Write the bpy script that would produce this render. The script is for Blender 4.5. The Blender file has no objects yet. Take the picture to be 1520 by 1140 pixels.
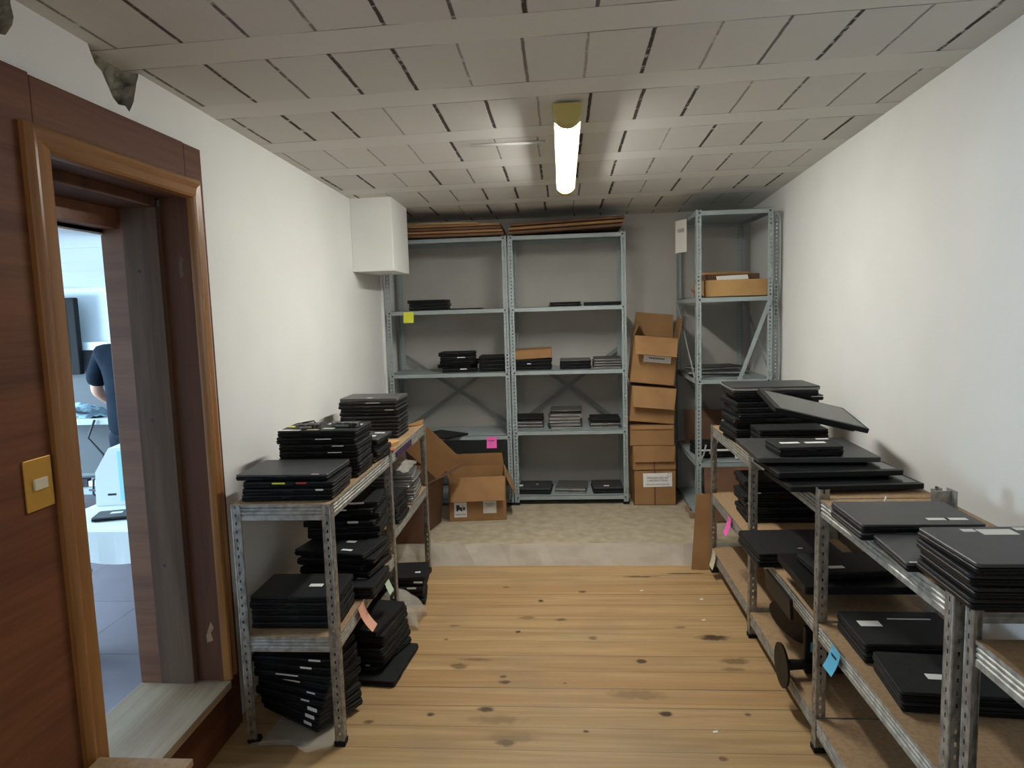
import bpy, math, random
from mathutils import Matrix, Vector, Euler
from math import sin, cos, pi, radians as RAD
random.seed(7)
scene = bpy.context.scene
COL = scene.collection

# ------------------------------------------------------------------ camera
YAW, PITCH, ROLL, FPX = -.0746123867, -.107054006, -.0297234351, 1023.2
fwd = Vector((sin(YAW)*cos(PITCH), cos(YAW)*cos(PITCH), sin(PITCH)))
rgt = Vector((cos(YAW), -sin(YAW), 0)); upv = rgt.cross(fwd)
cr, sr = cos(ROLL), sin(ROLL)
rx = cr*rgt + sr*upv; uy = -sr*rgt + cr*upv
cam_d = bpy.data.cameras.new('camera'); cam = bpy.data.objects.new('camera', cam_d); COL.objects.link(cam)
cam_d.sensor_width = 36; cam_d.sensor_fit = 'HORIZONTAL'; cam_d.lens = 36*FPX/1520; cam_d.clip_start = .05
cam.matrix_world = Matrix.Translation((0, 0, 1.65)) @ Matrix((rx, uy, -fwd)).transposed().to_4x4()
scene.camera = cam
# ------------------------------------------------------------------ world, exposure, area lights
w = bpy.data.worlds.new('world'); scene.world = w; w.use_nodes = True
w.node_tree.nodes['Background'].inputs[0].default_value = (.55, .75, 1, 1)
w.node_tree.nodes['Background'].inputs[1].default_value = .3
vs = scene.view_settings
scene.display_settings.display_device = 'sRGB'
vs.view_transform = 'Standard'; vs.look = 'None'; vs.gamma = 1; vs.exposure = 0; vs.use_curve_mapping = False
def area(name, loc, rot, sx, sy, power, col):
    l = bpy.data.lights.new(name, 'AREA'); l.shape = 'RECTANGLE'; l.size = sx; l.size_y = sy; l.energy = power; l.color = col
    o = bpy.data.objects.new(name, l); COL.objects.link(o); o.location = loc; o.rotation_euler = rot
    return o
LAMP_E = 106.0
area('unseen_light', (-5.85, 3.4, 1.25), (0, RAD(-90), 0), 1.0, 3.4, 340, (.60, .82, 1))          # window of the next room
area('unseen_light', (-.35, -1.45, 1.7), (RAD(90), 0, 0), 1.6, 1.2, 14, (.99, .99, 1))            # added fill behind the camera, lifts the ambient; no window known there

# ------------------------------------------------------------------ materials
def nodes(name):
    m = bpy.data.materials.new(name); m.use_nodes = True
    nt = m.node_tree; b = nt.nodes['Principled BSDF']
    return m, nt, b
def N(nt, t, **k):
    n = nt.nodes.new(t)
    for a, v in k.items():
        if a.startswith('i_'):
            key = a[2:]; key = int(key) if key.isdigit() else key
            n.inputs[key].default_value = v
        else: setattr(n, a, v)
    return n
def Mth(nt, op, a, b=None, c=None, clamp=False):
    n = nt.nodes.new('ShaderNodeMath'); n.operation = op; n.use_clamp = clamp
    for i, v in enumerate((a, b, c)):
        if v is None: continue
        if hasattr(v, 'is_linked') or hasattr(v, 'links'): nt.links.new(v, n.inputs[i])
        else: n.inputs[i].default_value = v
    return n.outputs[0]
def mixc(nt, f, a, b):
    n = nt.nodes.new('ShaderNodeMix'); n.data_type = 'RGBA'
    if hasattr(f, 'links'): nt.links.new(f, n.inputs[0])
    else: n.inputs[0].default_value = f
    for i, v in ((6, a), (7, b)):
        if hasattr(v, 'links'): nt.links.new(v, n.inputs[i])
        else: n.inputs[i].default_value = (*v, 1)
    return n.outputs[2]
def obj_co(nt, scale=(1, 1, 1)):
    tc = N(nt, 'ShaderNodeTexCoord'); mp = N(nt, 'ShaderNodeMapping'); mp.inputs['Scale'].default_value = scale
    nt.links.new(tc.outputs['Object'], mp.inputs[0]); return mp.outputs[0]
def simple(name, c, rough=.6, metal=0, c2=None, scale=(20, 20, 20), lo=.35, hi=.65, bump=0, spec=None, detail=4, coat=0):
    m, nt, b = nodes(name)
    b.inputs['Base Color'].default_value = (*c, 1); b.inputs['Roughness'].default_value = rough; b.inputs['Metallic'].default_value = metal
    if spec is not None: b.inputs['Specular IOR Level'].default_value = spec
    if coat: b.inputs['Coat Weight'].default_value = coat; b.inputs['Coat Roughness'].default_value = .2
    if c2 or bump:
        co = obj_co(nt, scale); nz = N(nt, 'ShaderNodeTexNoise', i_Scale=1, i_Detail=detail)
        nt.links.new(co, nz.inputs[0])
        mr = N(nt, 'ShaderNodeMapRange'); mr.inputs[1].default_value = lo; mr.inputs[2].default_value = hi
        nt.links.new(nz.outputs[0], mr.inputs[0])
        if c2: nt.links.new(mixc(nt, mr.outputs[0], c, c2), b.inputs['Base Color'])
        if bump:
            bp = N(nt, 'ShaderNodeBump', i_Strength=bump, i_Distance=.004); nt.links.new(nz.outputs[0], bp.inputs['Height'])
            nt.links.new(bp.outputs[0], b.inputs['Normal'])
    return m
M = {}
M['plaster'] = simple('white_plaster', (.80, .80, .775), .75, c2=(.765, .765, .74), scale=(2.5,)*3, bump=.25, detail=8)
M['plaster_back'] = simple('shaded_plaster', (.46, .445, .41), .8, c2=(.42, .405, .37), scale=(3,)*3, bump=.3, detail=8)  # back wall gets less lamp light; that dimness is put into the colour
M['rubble'] = simple('broken_masonry', (.34, .31, .24), .95, c2=(.10, .09, .07), scale=(22,)*3, bump=1, detail=8)
M['concrete'] = simple('rough_concrete', (.40, .335, .24), .9, c2=(.31, .255, .175), scale=(14, 14, 14), lo=.36, hi=.64, bump=.9, detail=12)
M['step_face'] = simple('painted_concrete', (.80, .785, .72), .8, c2=(.68, .66, .59), scale=(6, 6, 14), lo=.42, hi=.68, bump=.5, detail=8)
M['rack'] = simple('grey_blue_paint', (.315, .365, .37), .45, c2=(.27, .315, .32), scale=(9,)*3, spec=.5)
M['rack_dark'] = simple('grey_steel_and_shade', (.17, .185, .18), .5)  # rear brace steel, also the painted shadow behind the left bay
M['galv'] = simple('galvanised_steel', (.46, .455, .42), .5, .7, c2=(.31, .305, .28), scale=(35, 35, 35), lo=.4, hi=.6, bump=.1)
M['galv_post'] = simple('galvanised_post', (.42, .41, .37), .45, .75, c2=(.24, .23, .21), scale=(45, 45, 25), lo=.4, hi=.6)
M['chip'] = simple('particleboard', (.36, .235, .125), .75, c2=(.28, .175, .09), scale=(70,)*3, lo=.35, hi=.65, bump=.15)
M['card'] = simple('cardboard', (.33, .175, .068), .8, c2=(.27, .14, .053), scale=(6, 6, 6), bump=.2)
M['card_light'] = simple('light_cardboard', (.48, .28, .105), .8, c2=(.41, .235, .09), scale=(5,)*3)
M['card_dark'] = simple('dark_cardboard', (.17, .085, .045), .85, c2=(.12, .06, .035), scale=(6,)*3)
M['black'] = simple('black_plastic', (.006, .0063, .007), .48, spec=.25)
M['black_rough'] = simple('black_rubberised', (.013, .0135, .015), .6, spec=.3, c2=(.009, .0095, .0105), scale=(30,)*3)
M['lid_grey'] = simple('dark_grey_lid', (.040, .041, .043), .45, spec=.5, c2=(.032, .033, .035), scale=(8,)*3)
M['silver'] = simple('silver_plastic', (.30, .30, .285), .45, .3)
M['grey_lid'] = simple('grey_metal_lid', (.115, .115, .112), .45, .35)
M['edge'] = simple('bright_edge', (.34, .34, .32), .4, .4)
M['screen'] = simple('dark_screen', (.012, .013, .015), .22, spec=.6)
M['white'] = simple('white_sticker', (.78, .78, .76), .6)
M['offwhite'] = simple('offwhite_paper', (.70, .68, .62), .7)
M['foot'] = simple('black_foot', (.009, .009, .0095), .75, spec=.2)
M['yellow'] = simple('yellow_note', (.72, .76, .05), .6)
M['pink'] = simple('pink_note', (.85, .13, .48), .6)
M['blue'] = simple('blue_note', (.10, .42, .60), .6)
M['salmon'] = simple('salmon_note', (.80, .40, .28), .6)
M['mint'] = simple('pale_green_note', (.45, .58, .42), .6)
M['cream'] = simple('cream_note', (.66, .62, .45), .6)
M['ink'] = simple('dark_ink', (.03, .03, .035), .7)
M['pink_mark'] = simple('pink_mark', (.72, .30, .42), .7)
M['switch'] = simple('brass_plate', (.55, .30, .05), .4, .35)
M['rocker'] = simple('ivory_rocker', (.62, .58, .42), .4)
M['cap'] = simple('yellowed_plastic', (.50, .42, .13), .45)
M['housing'] = simple('cream_metal', (.62, .58, .44), .5)
M['navy'] = simple('navy_cotton', (.006, .013, .023), .9, c2=(.004, .009, .016), scale=(12,)*3, bump=.4, spec=.1)
M['denim'] = simple('dark_denim', (.009, .013, .02), .9, c2=(.018, .026, .037), scale=(20,)*3, spec=.1)
M['skin'] = simple('skin', (.50, .27, .19), .55)
M['grey_panel'] = simple('grey_panel', (.10, .108, .115), .8, c2=(.10, .11, .12), scale=(40,)*3)
M['cloth'] = simple('white_cloth', (.80, .84, .84), .8)
M['laptop_parts'] = simple('grey_parts', (.16, .16, .15), .5, .3, c2=(.02, .02, .02), scale=(60,)*3, lo=.45, hi=.55)
M['leg_wood'] = simple('orange_wood', (.30, .12, .045), .5)
M['bluegrey'] = simple('pale_blue_fabric', (.28, .42, .48), .8, c2=(.10, .16, .20), scale=(14,)*3, lo=.45, hi=.55)
M['oroom_wall'] = simple('cool_white_wall', (.74, .80, .84), .7)
M['red_mark'] = simple('red_plastic', (.5, .05, .04), .5)
M['cyan'] = simple('cyan_plastic', (.35, .75, .78), .5)
M['purple'] = simple('purple_tape', (.05, .022, .055), .5)

def wood(name, c1, c2, axis='Z', rough=.45, ringscale=9, coat=0, fine=1.0):
    m, nt, b = nodes(name)
    sc = {'X': (.5, 9, 9), 'Y': (9, .5, 9), 'Z': (9, 9, .5)}[axis]
    co = obj_co(nt, sc)
    n1 = N(nt, 'ShaderNodeTexNoise', i_Scale=1.2, i_Detail=5, i_Distortion=.8); nt.links.new(co, n1.inputs[0])
    co2 = obj_co(nt, tuple(s*ringscale*fine for s in sc))
    n2 = N(nt, 'ShaderNodeTexNoise', i_Scale=1, i_Detail=3); nt.links.new(co2, n2.inputs[0])
    f = Mth(nt, 'ADD', Mth(nt, 'MULTIPLY', n1.outputs[0], .7), Mth(nt, 'MULTIPLY', n2.outputs[0], .3))
    mr = N(nt, 'ShaderNodeMapRange'); mr.inputs[1].default_value = .36; mr.inputs[2].default_value = .62; nt.links.new(f, mr.inputs[0])
    nt.links.new(mixc(nt, mr.outputs[0], c1, c2), b.inputs['Base Color'])
    b.inputs['Roughness'].default_value = rough
    b.inputs['Specular IOR Level'].default_value = .3 if rough >= .6 else .5
    if coat: b.inputs['Coat Weight'].default_value = coat; b.inputs['Coat Roughness'].default_value = .25
    return m
M['mahogany'] = wood('mahogany_panel', (.085, .026, .010), (.165, .058, .022), 'Y', .62)
M['casing'] = wood('orange_casing', (.20, .085, .022), (.33, .15, .045), 'Z', .3, coat=.3)
M['casing_y'] = wood('orange_casing_across', (.20, .085, .022), (.33, .15, .045), 'Y', .3, coat=.3)
M['jamb'] = wood('dark_jamb', (.075, .030, .016), (.115, .048, .024), 'Z', .7)
M['grey_wood'] = wood('weathered_board', (.085, .05, .032), (.15, .095, .062), 'Z', .8)
M['redstrip'] = wood('reddish_ply', (.16, .062, .028), (.24, .10, .045), 'X', .5)
M['sill'] = wood('worn_sill', (.24, .155, .09), (.36, .27, .175), 'Y', .5)

def floor_mat():
    m, nt, b = nodes('pine_floorboards')
    tc = N(nt, 'ShaderNodeTexCoord'); sp = N(nt, 'ShaderNodeSeparateXYZ'); nt.links.new(tc.outputs['Object'], sp.inputs[0])
    X, Y = sp.outputs[0], sp.outputs[1]
    v = Mth(nt, 'DIVIDE', Mth(nt, 'SUBTRACT', Y, 2.43-.1425*40), .1425)
    k = Mth(nt, 'FLOOR', v); fr = Mth(nt, 'FRACT', v)
    wn = N(nt, 'ShaderNodeTexWhiteNoise'); wn.noise_dimensions = '1D'; nt.links.new(k, wn.inputs['W'])
    # grain along X, shifted per board
    cb = N(nt, 'ShaderNodeCombineXYZ')
    nt.links.new(Mth(nt, 'ADD', Mth(nt, 'MULTIPLY', X, .9), Mth(nt, 'MULTIPLY', wn.outputs[0], 40)), cb.inputs[0])
    nt.links.new(Mth(nt, 'MULTIPLY', Y, 16), cb.inputs[1])
    g1 = N(nt, 'ShaderNodeTexNoise', i_Scale=1, i_Detail=6, i_Distortion=1.2); nt.links.new(cb.outputs[0], g1.inputs[0])
    cb2 = N(nt, 'ShaderNodeCombineXYZ')
    nt.links.new(Mth(nt, 'MULTIPLY', X, 5), cb2.inputs[0]); nt.links.new(Mth(nt, 'MULTIPLY', Y, 170), cb2.inputs[1])
    g2 = N(nt, 'ShaderNodeTexNoise', i_Scale=1, i_Detail=2); nt.links.new(cb2.outputs[0], g2.inputs[0])
    mr = N(nt, 'ShaderNodeMapRange'); mr.inputs[1].default_value = .3; mr.inputs[2].default_value = .7; nt.links.new(g1.outputs[0], mr.inputs[0])
    base = mixc(nt, mr.outputs[0], (.50, .345, .17), (.33, .205, .09))
    base = mixc(nt, Mth(nt, 'MULTIPLY', Mth(nt, 'SUBTRACT', g2.outputs[0], .45, clamp=True), 1.2), base, (.30, .16, .06))
    base = mixc(nt, Mth(nt, 'MULTIPLY', wn.outputs[0], .38), base, (.44, .235, .09))
    # grey scuffs
    sn = N(nt, 'ShaderNodeTexNoise', i_Scale=2.3, i_Detail=7); nt.links.new(tc.outputs['Object'], sn.inputs[0])
    ms = N(nt, 'ShaderNodeMapRange'); ms.inputs[1].default_value = .52; ms.inputs[2].default_value = .78; ms.inputs[4].default_value = .5; nt.links.new(sn.outputs[0], ms.inputs[0])
    base = mixc(nt, ms.outputs[0], base, (.25, .19, .12))
    # knots: (x, y, rx, ry, strength)
    kn = [(-.152, 3.766, .016, .016, .95), (-.221, 3.551, .045, .02, .55), (-.042, 3.526, .03, .018, .7), (-.368, 3.959, .02, .015, .6),
          (.085, 3.892, .022, .016, .8), (-.261, 3.385, .014, .012, 1), (.121, 3.322, .025, .018, .6), (-.516, 3.039, .04, .025, .6),
          (-.44, 3.10, .07, .014, .5), (-.29, 2.903, .035, .014, .8), (-.30, 2.95, .014, .012, .7), (.339, 3.096, .024, .018, .9),
          (-.353, 2.692, .034, .02, .9), (-.30, 2.62, .10, .03, .35), (-.574, 2.649, .018, .013, .9), (.382, 2.676, .026, .018, 1),
          (.712, 2.678, .015, .012, .8), (-.245, 2.472, .04, .02, .7), (-.23, 2.50, .10, .03, .3), (.725, 3.333, .075, .03, .95),
          (.447, 4.121, .11, .012, .8), (.569, 3.445, .03, .014, .5), (.767, 3.105, .06, .03, .6), (.74, 3.03, .045, .018, .5),
          (-.822, 2.592, .022, .013, .7), (.28, 2.815, .12, .035, .4), (.72, 4.17, .13, .012, .8), (-.02, 2.9, .01, .01, .8), (.06, 2.55, .012, .01, .9),
          (-.6, 3.45, .03, .012, .6), (-.62, 3.3, .012, .01, .7), (.55, 2.4, .02, .014, .7)]
    dn = N(nt, 'ShaderNodeTexNoise', i_Scale=26, i_Detail=3); nt.links.new(tc.outputs['Object'], dn.inputs[0])
    wob = Mth(nt, 'MULTIPLY', Mth(nt, 'SUBTRACT', dn.outputs[0], .5), 1.5)
    tot = None
    for (x, y, a, c, s) in kn:
        dx = Mth(nt, 'DIVIDE', Mth(nt, 'SUBTRACT', X, x), a); dy = Mth(nt, 'DIVIDE', Mth(nt, 'SUBTRACT', Y, y), c)
        d = Mth(nt, 'SQRT', Mth(nt, 'ADD', Mth(nt, 'MULTIPLY', dx, dx), Mth(nt, 'MULTIPLY', dy, dy)))
        e = Mth(nt, 'MULTIPLY', Mth(nt, 'MULTIPLY', Mth(nt, 'SUBTRACT', 1.25, Mth(nt, 'ADD', d, wob)), 1.6, clamp=True), s)
        tot = e if tot is None else Mth(nt, 'MAXIMUM', tot, e)
    base = mixc(nt, tot, base, (.055, .028, .014))
    # seams
    ed = Mth(nt, 'MINIMUM', fr, Mth(nt, 'SUBTRACT', 1, fr))
    wn2 = N(nt, 'ShaderNodeTexWhiteNoise'); wn2.noise_dimensions = '1D'; nt.links.new(Mth(nt, 'FLOOR', Mth(nt, 'ADD', v, .5)), wn2.inputs['W'])
    seam = Mth(nt, 'MULTIPLY', Mth(nt, 'SUBTRACT', 1, Mth(nt, 'DIVIDE', ed, .028), clamp=True), Mth(nt, 'ADD', Mth(nt, 'MULTIPLY', wn2.outputs[0], .6), .4))
    base = mixc(nt, seam, base, (.04, .022, .01))
    nt.links.new(base, b.inputs['Base Color'])
    b.inputs['Roughness'].default_value = .5
    bp = N(nt, 'ShaderNodeBump', i_Strength=.6, i_Distance=.003); bp.invert = True; nt.links.new(seam, bp.inputs['Height']); nt.links.new(bp.outputs[0], b.inputs['Normal'])
    return m
def ceil_mat():
    m, nt, b = nodes('painted_ceiling_blocks')
    tc = N(nt, 'ShaderNodeTexCoord'); sp = N(nt, 'ShaderNodeSeparateXYZ')
    dn = N(nt, 'ShaderNodeTexNoise', i_Scale=14, i_Detail=6); nt.links.new(tc.outputs['Object'], dn.inputs[0])
    nt.links.new(tc.outputs['Object'], sp.inputs[0])
    X, Y = sp.outputs[0], sp.outputs[1]
    j = Mth(nt, 'MULTIPLY', Mth(nt, 'SUBTRACT', dn.outputs[0], .5), .007)
    Xj = Mth(nt, 'ADD', X, j); Yj = Mth(nt, 'ADD', Y, j)
    v = Mth(nt, 'DIVIDE', Mth(nt, 'SUBTRACT', Yj, 2.24-.545*20), .545); row = Mth(nt, 'FLOOR', v); fv = Mth(nt, 'FRACT', v)
    u = Mth(nt, 'ADD', Mth(nt, 'DIVIDE', Mth(nt, 'ADD', Xj, .295+.205*40), .205), Mth(nt, 'MULTIPLY', Mth(nt, 'SINE', Mth(nt, 'MULTIPLY', row, 2.3)), .08))
    fu = Mth(nt, 'FRACT', u); cu = Mth(nt, 'FLOOR', Mth(nt, 'ADD', u, .5))
    inrow = Mth(nt, 'LESS_THAN', fv, .70)
    du = Mth(nt, 'MINIMUM', fu, Mth(nt, 'SUBTRACT', 1, fu))
    cb = N(nt, 'ShaderNodeCombineXYZ'); nt.links.new(cu, cb.inputs[0]); nt.links.new(row, cb.inputs[1])
    wn = N(nt, 'ShaderNodeTexWhiteNoise'); wn.noise_dimensions = '2D'; nt.links.new(cb.outputs[0], wn.inputs[0])
    wdt = Mth(nt, 'ADD', Mth(nt, 'MULTIPLY', wn.outputs[0], .024), .022)
    crack = Mth(nt, 'MULTIPLY', Mth(nt, 'MULTIPLY', Mth(nt, 'SUBTRACT', 1, Mth(nt, 'DIVIDE', du, wdt), clamp=True), 2.4, clamp=True), inrow)
    crack = Mth(nt, 'MULTIPLY', crack, Mth(nt, 'ADD', Mth(nt, 'MULTIPLY', wn.outputs[0], .9), .4, clamp=True))
    # breaks in the cracks
    bn = N(nt, 'ShaderNodeTexNoise', i_Scale=30, i_Detail=4); nt.links.new(tc.outputs['Object'], bn.inputs[0])
    brk = Mth(nt, 'MULTIPLY', Mth(nt, 'SUBTRACT', bn.outputs[0], .30), 7, clamp=True)
    crack = Mth(nt, 'MULTIPLY', crack, brk)
    # row edges
    d1 = Mth(nt, 'MINIMUM', Mth(nt, 'ABSOLUTE', Mth(nt, 'SUBTRACT', fv, .70)), Mth(nt, 'MINIMUM', fv, Mth(nt, 'SUBTRACT', 1, fv)))
    bn2 = N(nt, 'ShaderNodeTexNoise', i_Scale=3.5, i_Detail=5); nt.links.new(tc.outputs['Object'], bn2.inputs[0])
    redge = Mth(nt, 'MULTIPLY', Mth(nt, 'SUBTRACT', 1, Mth(nt, 'DIVIDE', d1, .008), clamp=True), Mth(nt, 'MULTIPLY', Mth(nt, 'SUBTRACT', bn2.outputs[0], .40), 5, clamp=True))
    tot = Mth(nt, 'MAXIMUM', crack, Mth(nt, 'MULTIPLY', redge, .75))
    # block tone
    cf = N(nt, 'ShaderNodeCombineXYZ'); nt.links.new(Mth(nt, 'FLOOR', u), cf.inputs[0]); nt.links.new(row, cf.inputs[1])
    w3 = N(nt, 'ShaderNodeTexWhiteNoise'); w3.noise_dimensions = '2D'; nt.links.new(cf.outputs[0], w3.inputs[0])
    tn = N(nt, 'ShaderNodeTexNoise', i_Scale=9, i_Detail=8); nt.links.new(tc.outputs['Object'], tn.inputs[0])
    blk = mixc(nt, Mth(nt, 'ADD', Mth(nt, 'MULTIPLY', w3.outputs[0], .5), Mth(nt, 'MULTIPLY', tn.outputs[0], .5)), (.69, .68, .645), (.60, .59, .56))
    base = mixc(nt, inrow, (.69, .685, .65), blk)
    base = mixc(nt, tot, base, (.045, .035, .025))
    nt.links.new(base, b.inputs['Base Color']); b.inputs['Roughness'].default_value = .8
    hgt = Mth(nt, 'SUBTRACT', Mth(nt, 'ADD', Mth(nt, 'MULTIPLY', Mth(nt, 'MULTIPLY', w3.outputs[0], inrow), .12), Mth(nt, 'MULTIPLY', tn.outputs[0], .15)), tot)
    bp = N(nt, 'ShaderNodeBump', i_Strength=.8, i_Distance=.008); nt.links.new(hgt, bp.inputs['Height']); nt.links.new(bp.outputs[0], b.inputs['Normal'])
    return m
M['floor'] = floor_mat(); M['ceiling'] = ceil_mat()
def emis(name, c, s):
    m, nt, b = nodes(name); b.inputs['Base Color'].default_value = (*c, 1); b.inputs['Emission Color'].default_value = (*c, 1); b.inputs['Emission Strength'].default_value = s; return m
M['tube'] = emis('lit_diffuser', (1, .99, .925), LAMP_E)
def stone_mat():
    m, nt, b = nodes('grey_tile_floor')
    tc = obj_co(nt, (1.6, 1.6, 1)); bk = N(nt, 'ShaderNodeTexBrick', i_Scale=1); nt.links.new(tc, bk.inputs[0])
    bk.inputs['Color1'].default_value = (.17, .145, .165, 1); bk.inputs['Color2'].default_value = (.14, .12, .135, 1); bk.inputs['Mortar'].default_value = (.05, .045, .05, 1)
    bk.inputs['Mortar Size'].default_value = .008; bk.offset = 0; bk.inputs['Brick Width'].default_value = 1; bk.inputs['Row Height'].default_value = 1
    nz = N(nt, 'ShaderNodeTexNoise', i_Scale=4, i_Detail=6); nt.links.new(tc, nz.inputs[0])
    nt.links.new(mixc(nt, Mth(nt, 'MULTIPLY', nz.outputs[0], .5), bk.outputs[0], (.24, .21, .24)), b.inputs['Base Color']); b.inputs['Roughness'].default_value = .35
    return m
M['stone'] = stone_mat()
def wrap_mat():
    m, nt, b = nodes('bubble_wrap')
    b.inputs['Base Color'].default_value = (.60, .57, .50, 1); b.inputs['Roughness'].default_value = .3; b.inputs['Alpha'].default_value = .30
    vo = N(nt, 'ShaderNodeTexVoronoi', i_Scale=90); nt.links.new(obj_co(nt), vo.inputs[0])
    bp = N(nt, 'ShaderNodeBump', i_Strength=1, i_Distance=.004); nt.links.new(vo.outputs[0], bp.inputs['Height']); nt.links.new(bp.outputs[0], b.inputs['Normal'])
    return m
M['wrap'] = wrap_mat()

# ------------------------------------------------------------------ mesh helpers
class MB:
    def __init__(s): s.v = []; s.f = []; s.T = Matrix.Identity(4)
    def add(s, vs_, fs):
        o = len(s.v); s.v += [s.T @ Vector(p) for p in vs_]; s.f += [tuple(i+o for i in f) for f in fs]; return s
    def box(s, x0, x1, y0, y1, z0, z1, T=None):
        p = [(x, y, z) for z in (z0, z1) for y in (y0, y1) for x in (x0, x1)]
        if T is not None: p = [T @ Vector(q) for q in p]
        return s.add(p, [(0, 2, 3, 1), (4, 5, 7, 6), (0, 1, 5, 4), (2, 6, 7, 3), (0, 4, 6, 2), (1, 3, 7, 5)])
    def rprism(s, w, d, z0, z1, r=.012, n=4, cx=0, cy=0, b=.0015, taper=0):
        rings = []
        for (z, ins) in ((z0, b+taper), (z0+b, taper), (z1-b, 0), (z1, b)):
            ring = []
            for qx, qy, a0 in ((1, 1, 0), (-1, 1, 90), (-1, -1, 180), (1, -1, 270)):
                for i in range(n+1):
                    a = RAD(a0+90*i/n)
                    ring.append((cx+qx*(w/2-r)+(r-ins)*cos(a), cy+qy*(d/2-r)+(r-ins)*sin(a), z))
            rings.append(ring)
        k = len(rings[0]); vv = [p for q in rings for p in q]; ff = []
        for a in range(3):
            for i in range(k): ff.append((a*k+i, a*k+(i+1) % k, (a+1)*k+(i+1) % k, (a+1)*k+i))
        ff.append(tuple(reversed(range(k)))); ff.append(tuple(range(3*k, 4*k)))
        return s.add(vv, ff)
    def cyl(s, p0, p1, r0, r1=None, n=14, caps=True):
        r1 = r0 if r1 is None else r1
        p0, p1 = Vector(p0), Vector(p1); d = (p1-p0).normalized(); a = d.orthogonal().normalized(); b = d.cross(a)
        vv = [p0+(a*cos(2*pi*i/n)+b*sin(2*pi*i/n))*r0 for i in range(n)]+[p1+(a*cos(2*pi*i/n)+b*sin(2*pi*i/n))*r1 for i in range(n)]
        ff = [(i, (i+1) % n, n+(i+1) % n, n+i) for i in range(n)]
        if caps: ff += [tuple(reversed(range(n))), tuple(range(n, 2*n))]
        return s.add(vv, ff)
    def tube(s, pts, r, n=8):
        pts = [Vector(p) for p in pts]; vv = []; ff = []; prev = None
        for i, p in enumerate(pts):
            d = (pts[min(i+1, len(pts)-1)]-pts[max(i-1, 0)]).normalized()
            a = d.orthogonal().normalized() if prev is None else (prev-d*prev.dot(d)).normalized()
            prev = a; b = d.cross(a); rr = r[i] if isinstance(r, (list, tuple)) else r
            vv += [p+(a*cos(2*pi*k/n)+b*sin(2*pi*k/n))*rr for k in range(n)]
        for i in range(len(pts)-1):
            for k in range(n): ff.append((i*n+k, i*n+(k+1) % n, (i+1)*n+(k+1) % n, (i+1)*n+k))
        ff += [tuple(reversed(range(n))), tuple(range((len(pts)-1)*n, len(pts)*n))]
        return s.add(vv, ff)
    def prism(s, poly, a, b, axis='Z'):
        def P(u, v, t): return {'Z': (u, v, t), 'X': (t, u, v), 'Y': (u, t, v)}[axis]
        n = len(poly); vv = [P(u, v, a) for u, v in poly]+[P(u, v, b) for u, v in poly]
        ff = [(i, (i+1) % n, n+(i+1) % n, n+i) for i in range(n)]+[tuple(reversed(range(n))), tuple(range(n, 2*n))]
        return s.add(vv, ff)
    def slab(s, c, th):        # thick panel from 3-4 world corners
        c = [Vector(p) for p in c]; nrm = (c[1]-c[0]).cross(c[2]-c[0]).normalized()*th; n = len(c)
        return s.add(c+[p+nrm for p in c], [tuple(reversed(range(n))), tuple(range(n, 2*n))]+[(i, (i+1) % n, n+(i+1) % n, n+i) for i in range(n)])
    def mesh(s, name):
        me = bpy.data.meshes.new(name); me.from_pydata([tuple(p) for p in s.v], [], s.f); me.validate(); me.update()
        return me
    def build(s, name, mat, parent=None, smooth=False, bevel=0, solid=0):
        me = s.mesh(name); me.materials.append(M[mat] if isinstance(mat, str) else mat)
        import bmesh
        bm = bmesh.new(); bm.from_mesh(me); bmesh.ops.recalc_face_normals(bm, faces=bm.faces); bm.to_mesh(me); bm.free()
        if smooth:
            for p in me.polygons: p.use_smooth = True
        o = bpy.data.objects.new(name, me); COL.objects.link(o)
        if parent is not None: o.parent = parent
        if solid:
            md = o.modifiers.new('solid', 'SOLIDIFY'); md.thickness = solid; md.offset = 0
        if bevel:
            md = o.modifiers.new('bevel', 'BEVEL'); md.width = bevel; md.segments = 2; md.limit_method = 'ANGLE'
        if smooth == 'auto':
            try: me.set_sharp_from_angle(angle=RAD(35))
            except Exception: pass
        return o
def tag(o, label, cat, group=None):
    n = len(label.split()); assert 4 <= n <= 16, (n, label)
    o['label'] = label; o['category'] = cat
    if group: o['group'] = group
    return o
def thing(name, loc, rz, label, cat, group=None, rot=None):
    o = bpy.data.objects.new(name, None); COL.objects.link(o); o.location = loc; o.empty_display_size = .05
    o.rotation_euler = rot if rot is not None else (0, 0, rz)
    return tag(o, label, cat, group)
def struct(o): o['kind'] = 'structure'; return o
def text_mesh(name, txt, size, mat, parent, T, extrude=.0004):
    cu = bpy.data.curves.new(name, 'FONT'); cu.body = txt; cu.size = size; cu.align_x = 'CENTER'; cu.align_y = 'CENTER'; cu.extrude = extrude; cu.space_line = .9
    tmp = bpy.data.objects.new(name, cu); COL.objects.link(tmp)
    dg = bpy.context.evaluated_depsgraph_get(); me = bpy.data.meshes.new_from_object(tmp.evaluated_get(dg))
    bpy.data.objects.remove(tmp); me.materials.clear(); me.materials.append(M[mat]); me.transform(T)
    o = bpy.data.objects.new(name, me); COL.objects.link(o); o.parent = parent
    return o
def FR(origin, u, v):   # frame: local x->u, y->v, z->u x v
    u = Vector(u).normalized(); v = Vector(v).normalized(); n = u.cross(v)
    m = Matrix((u, v, n)).transposed().to_4x4(); m.translation = Vector(origin); return m

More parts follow.
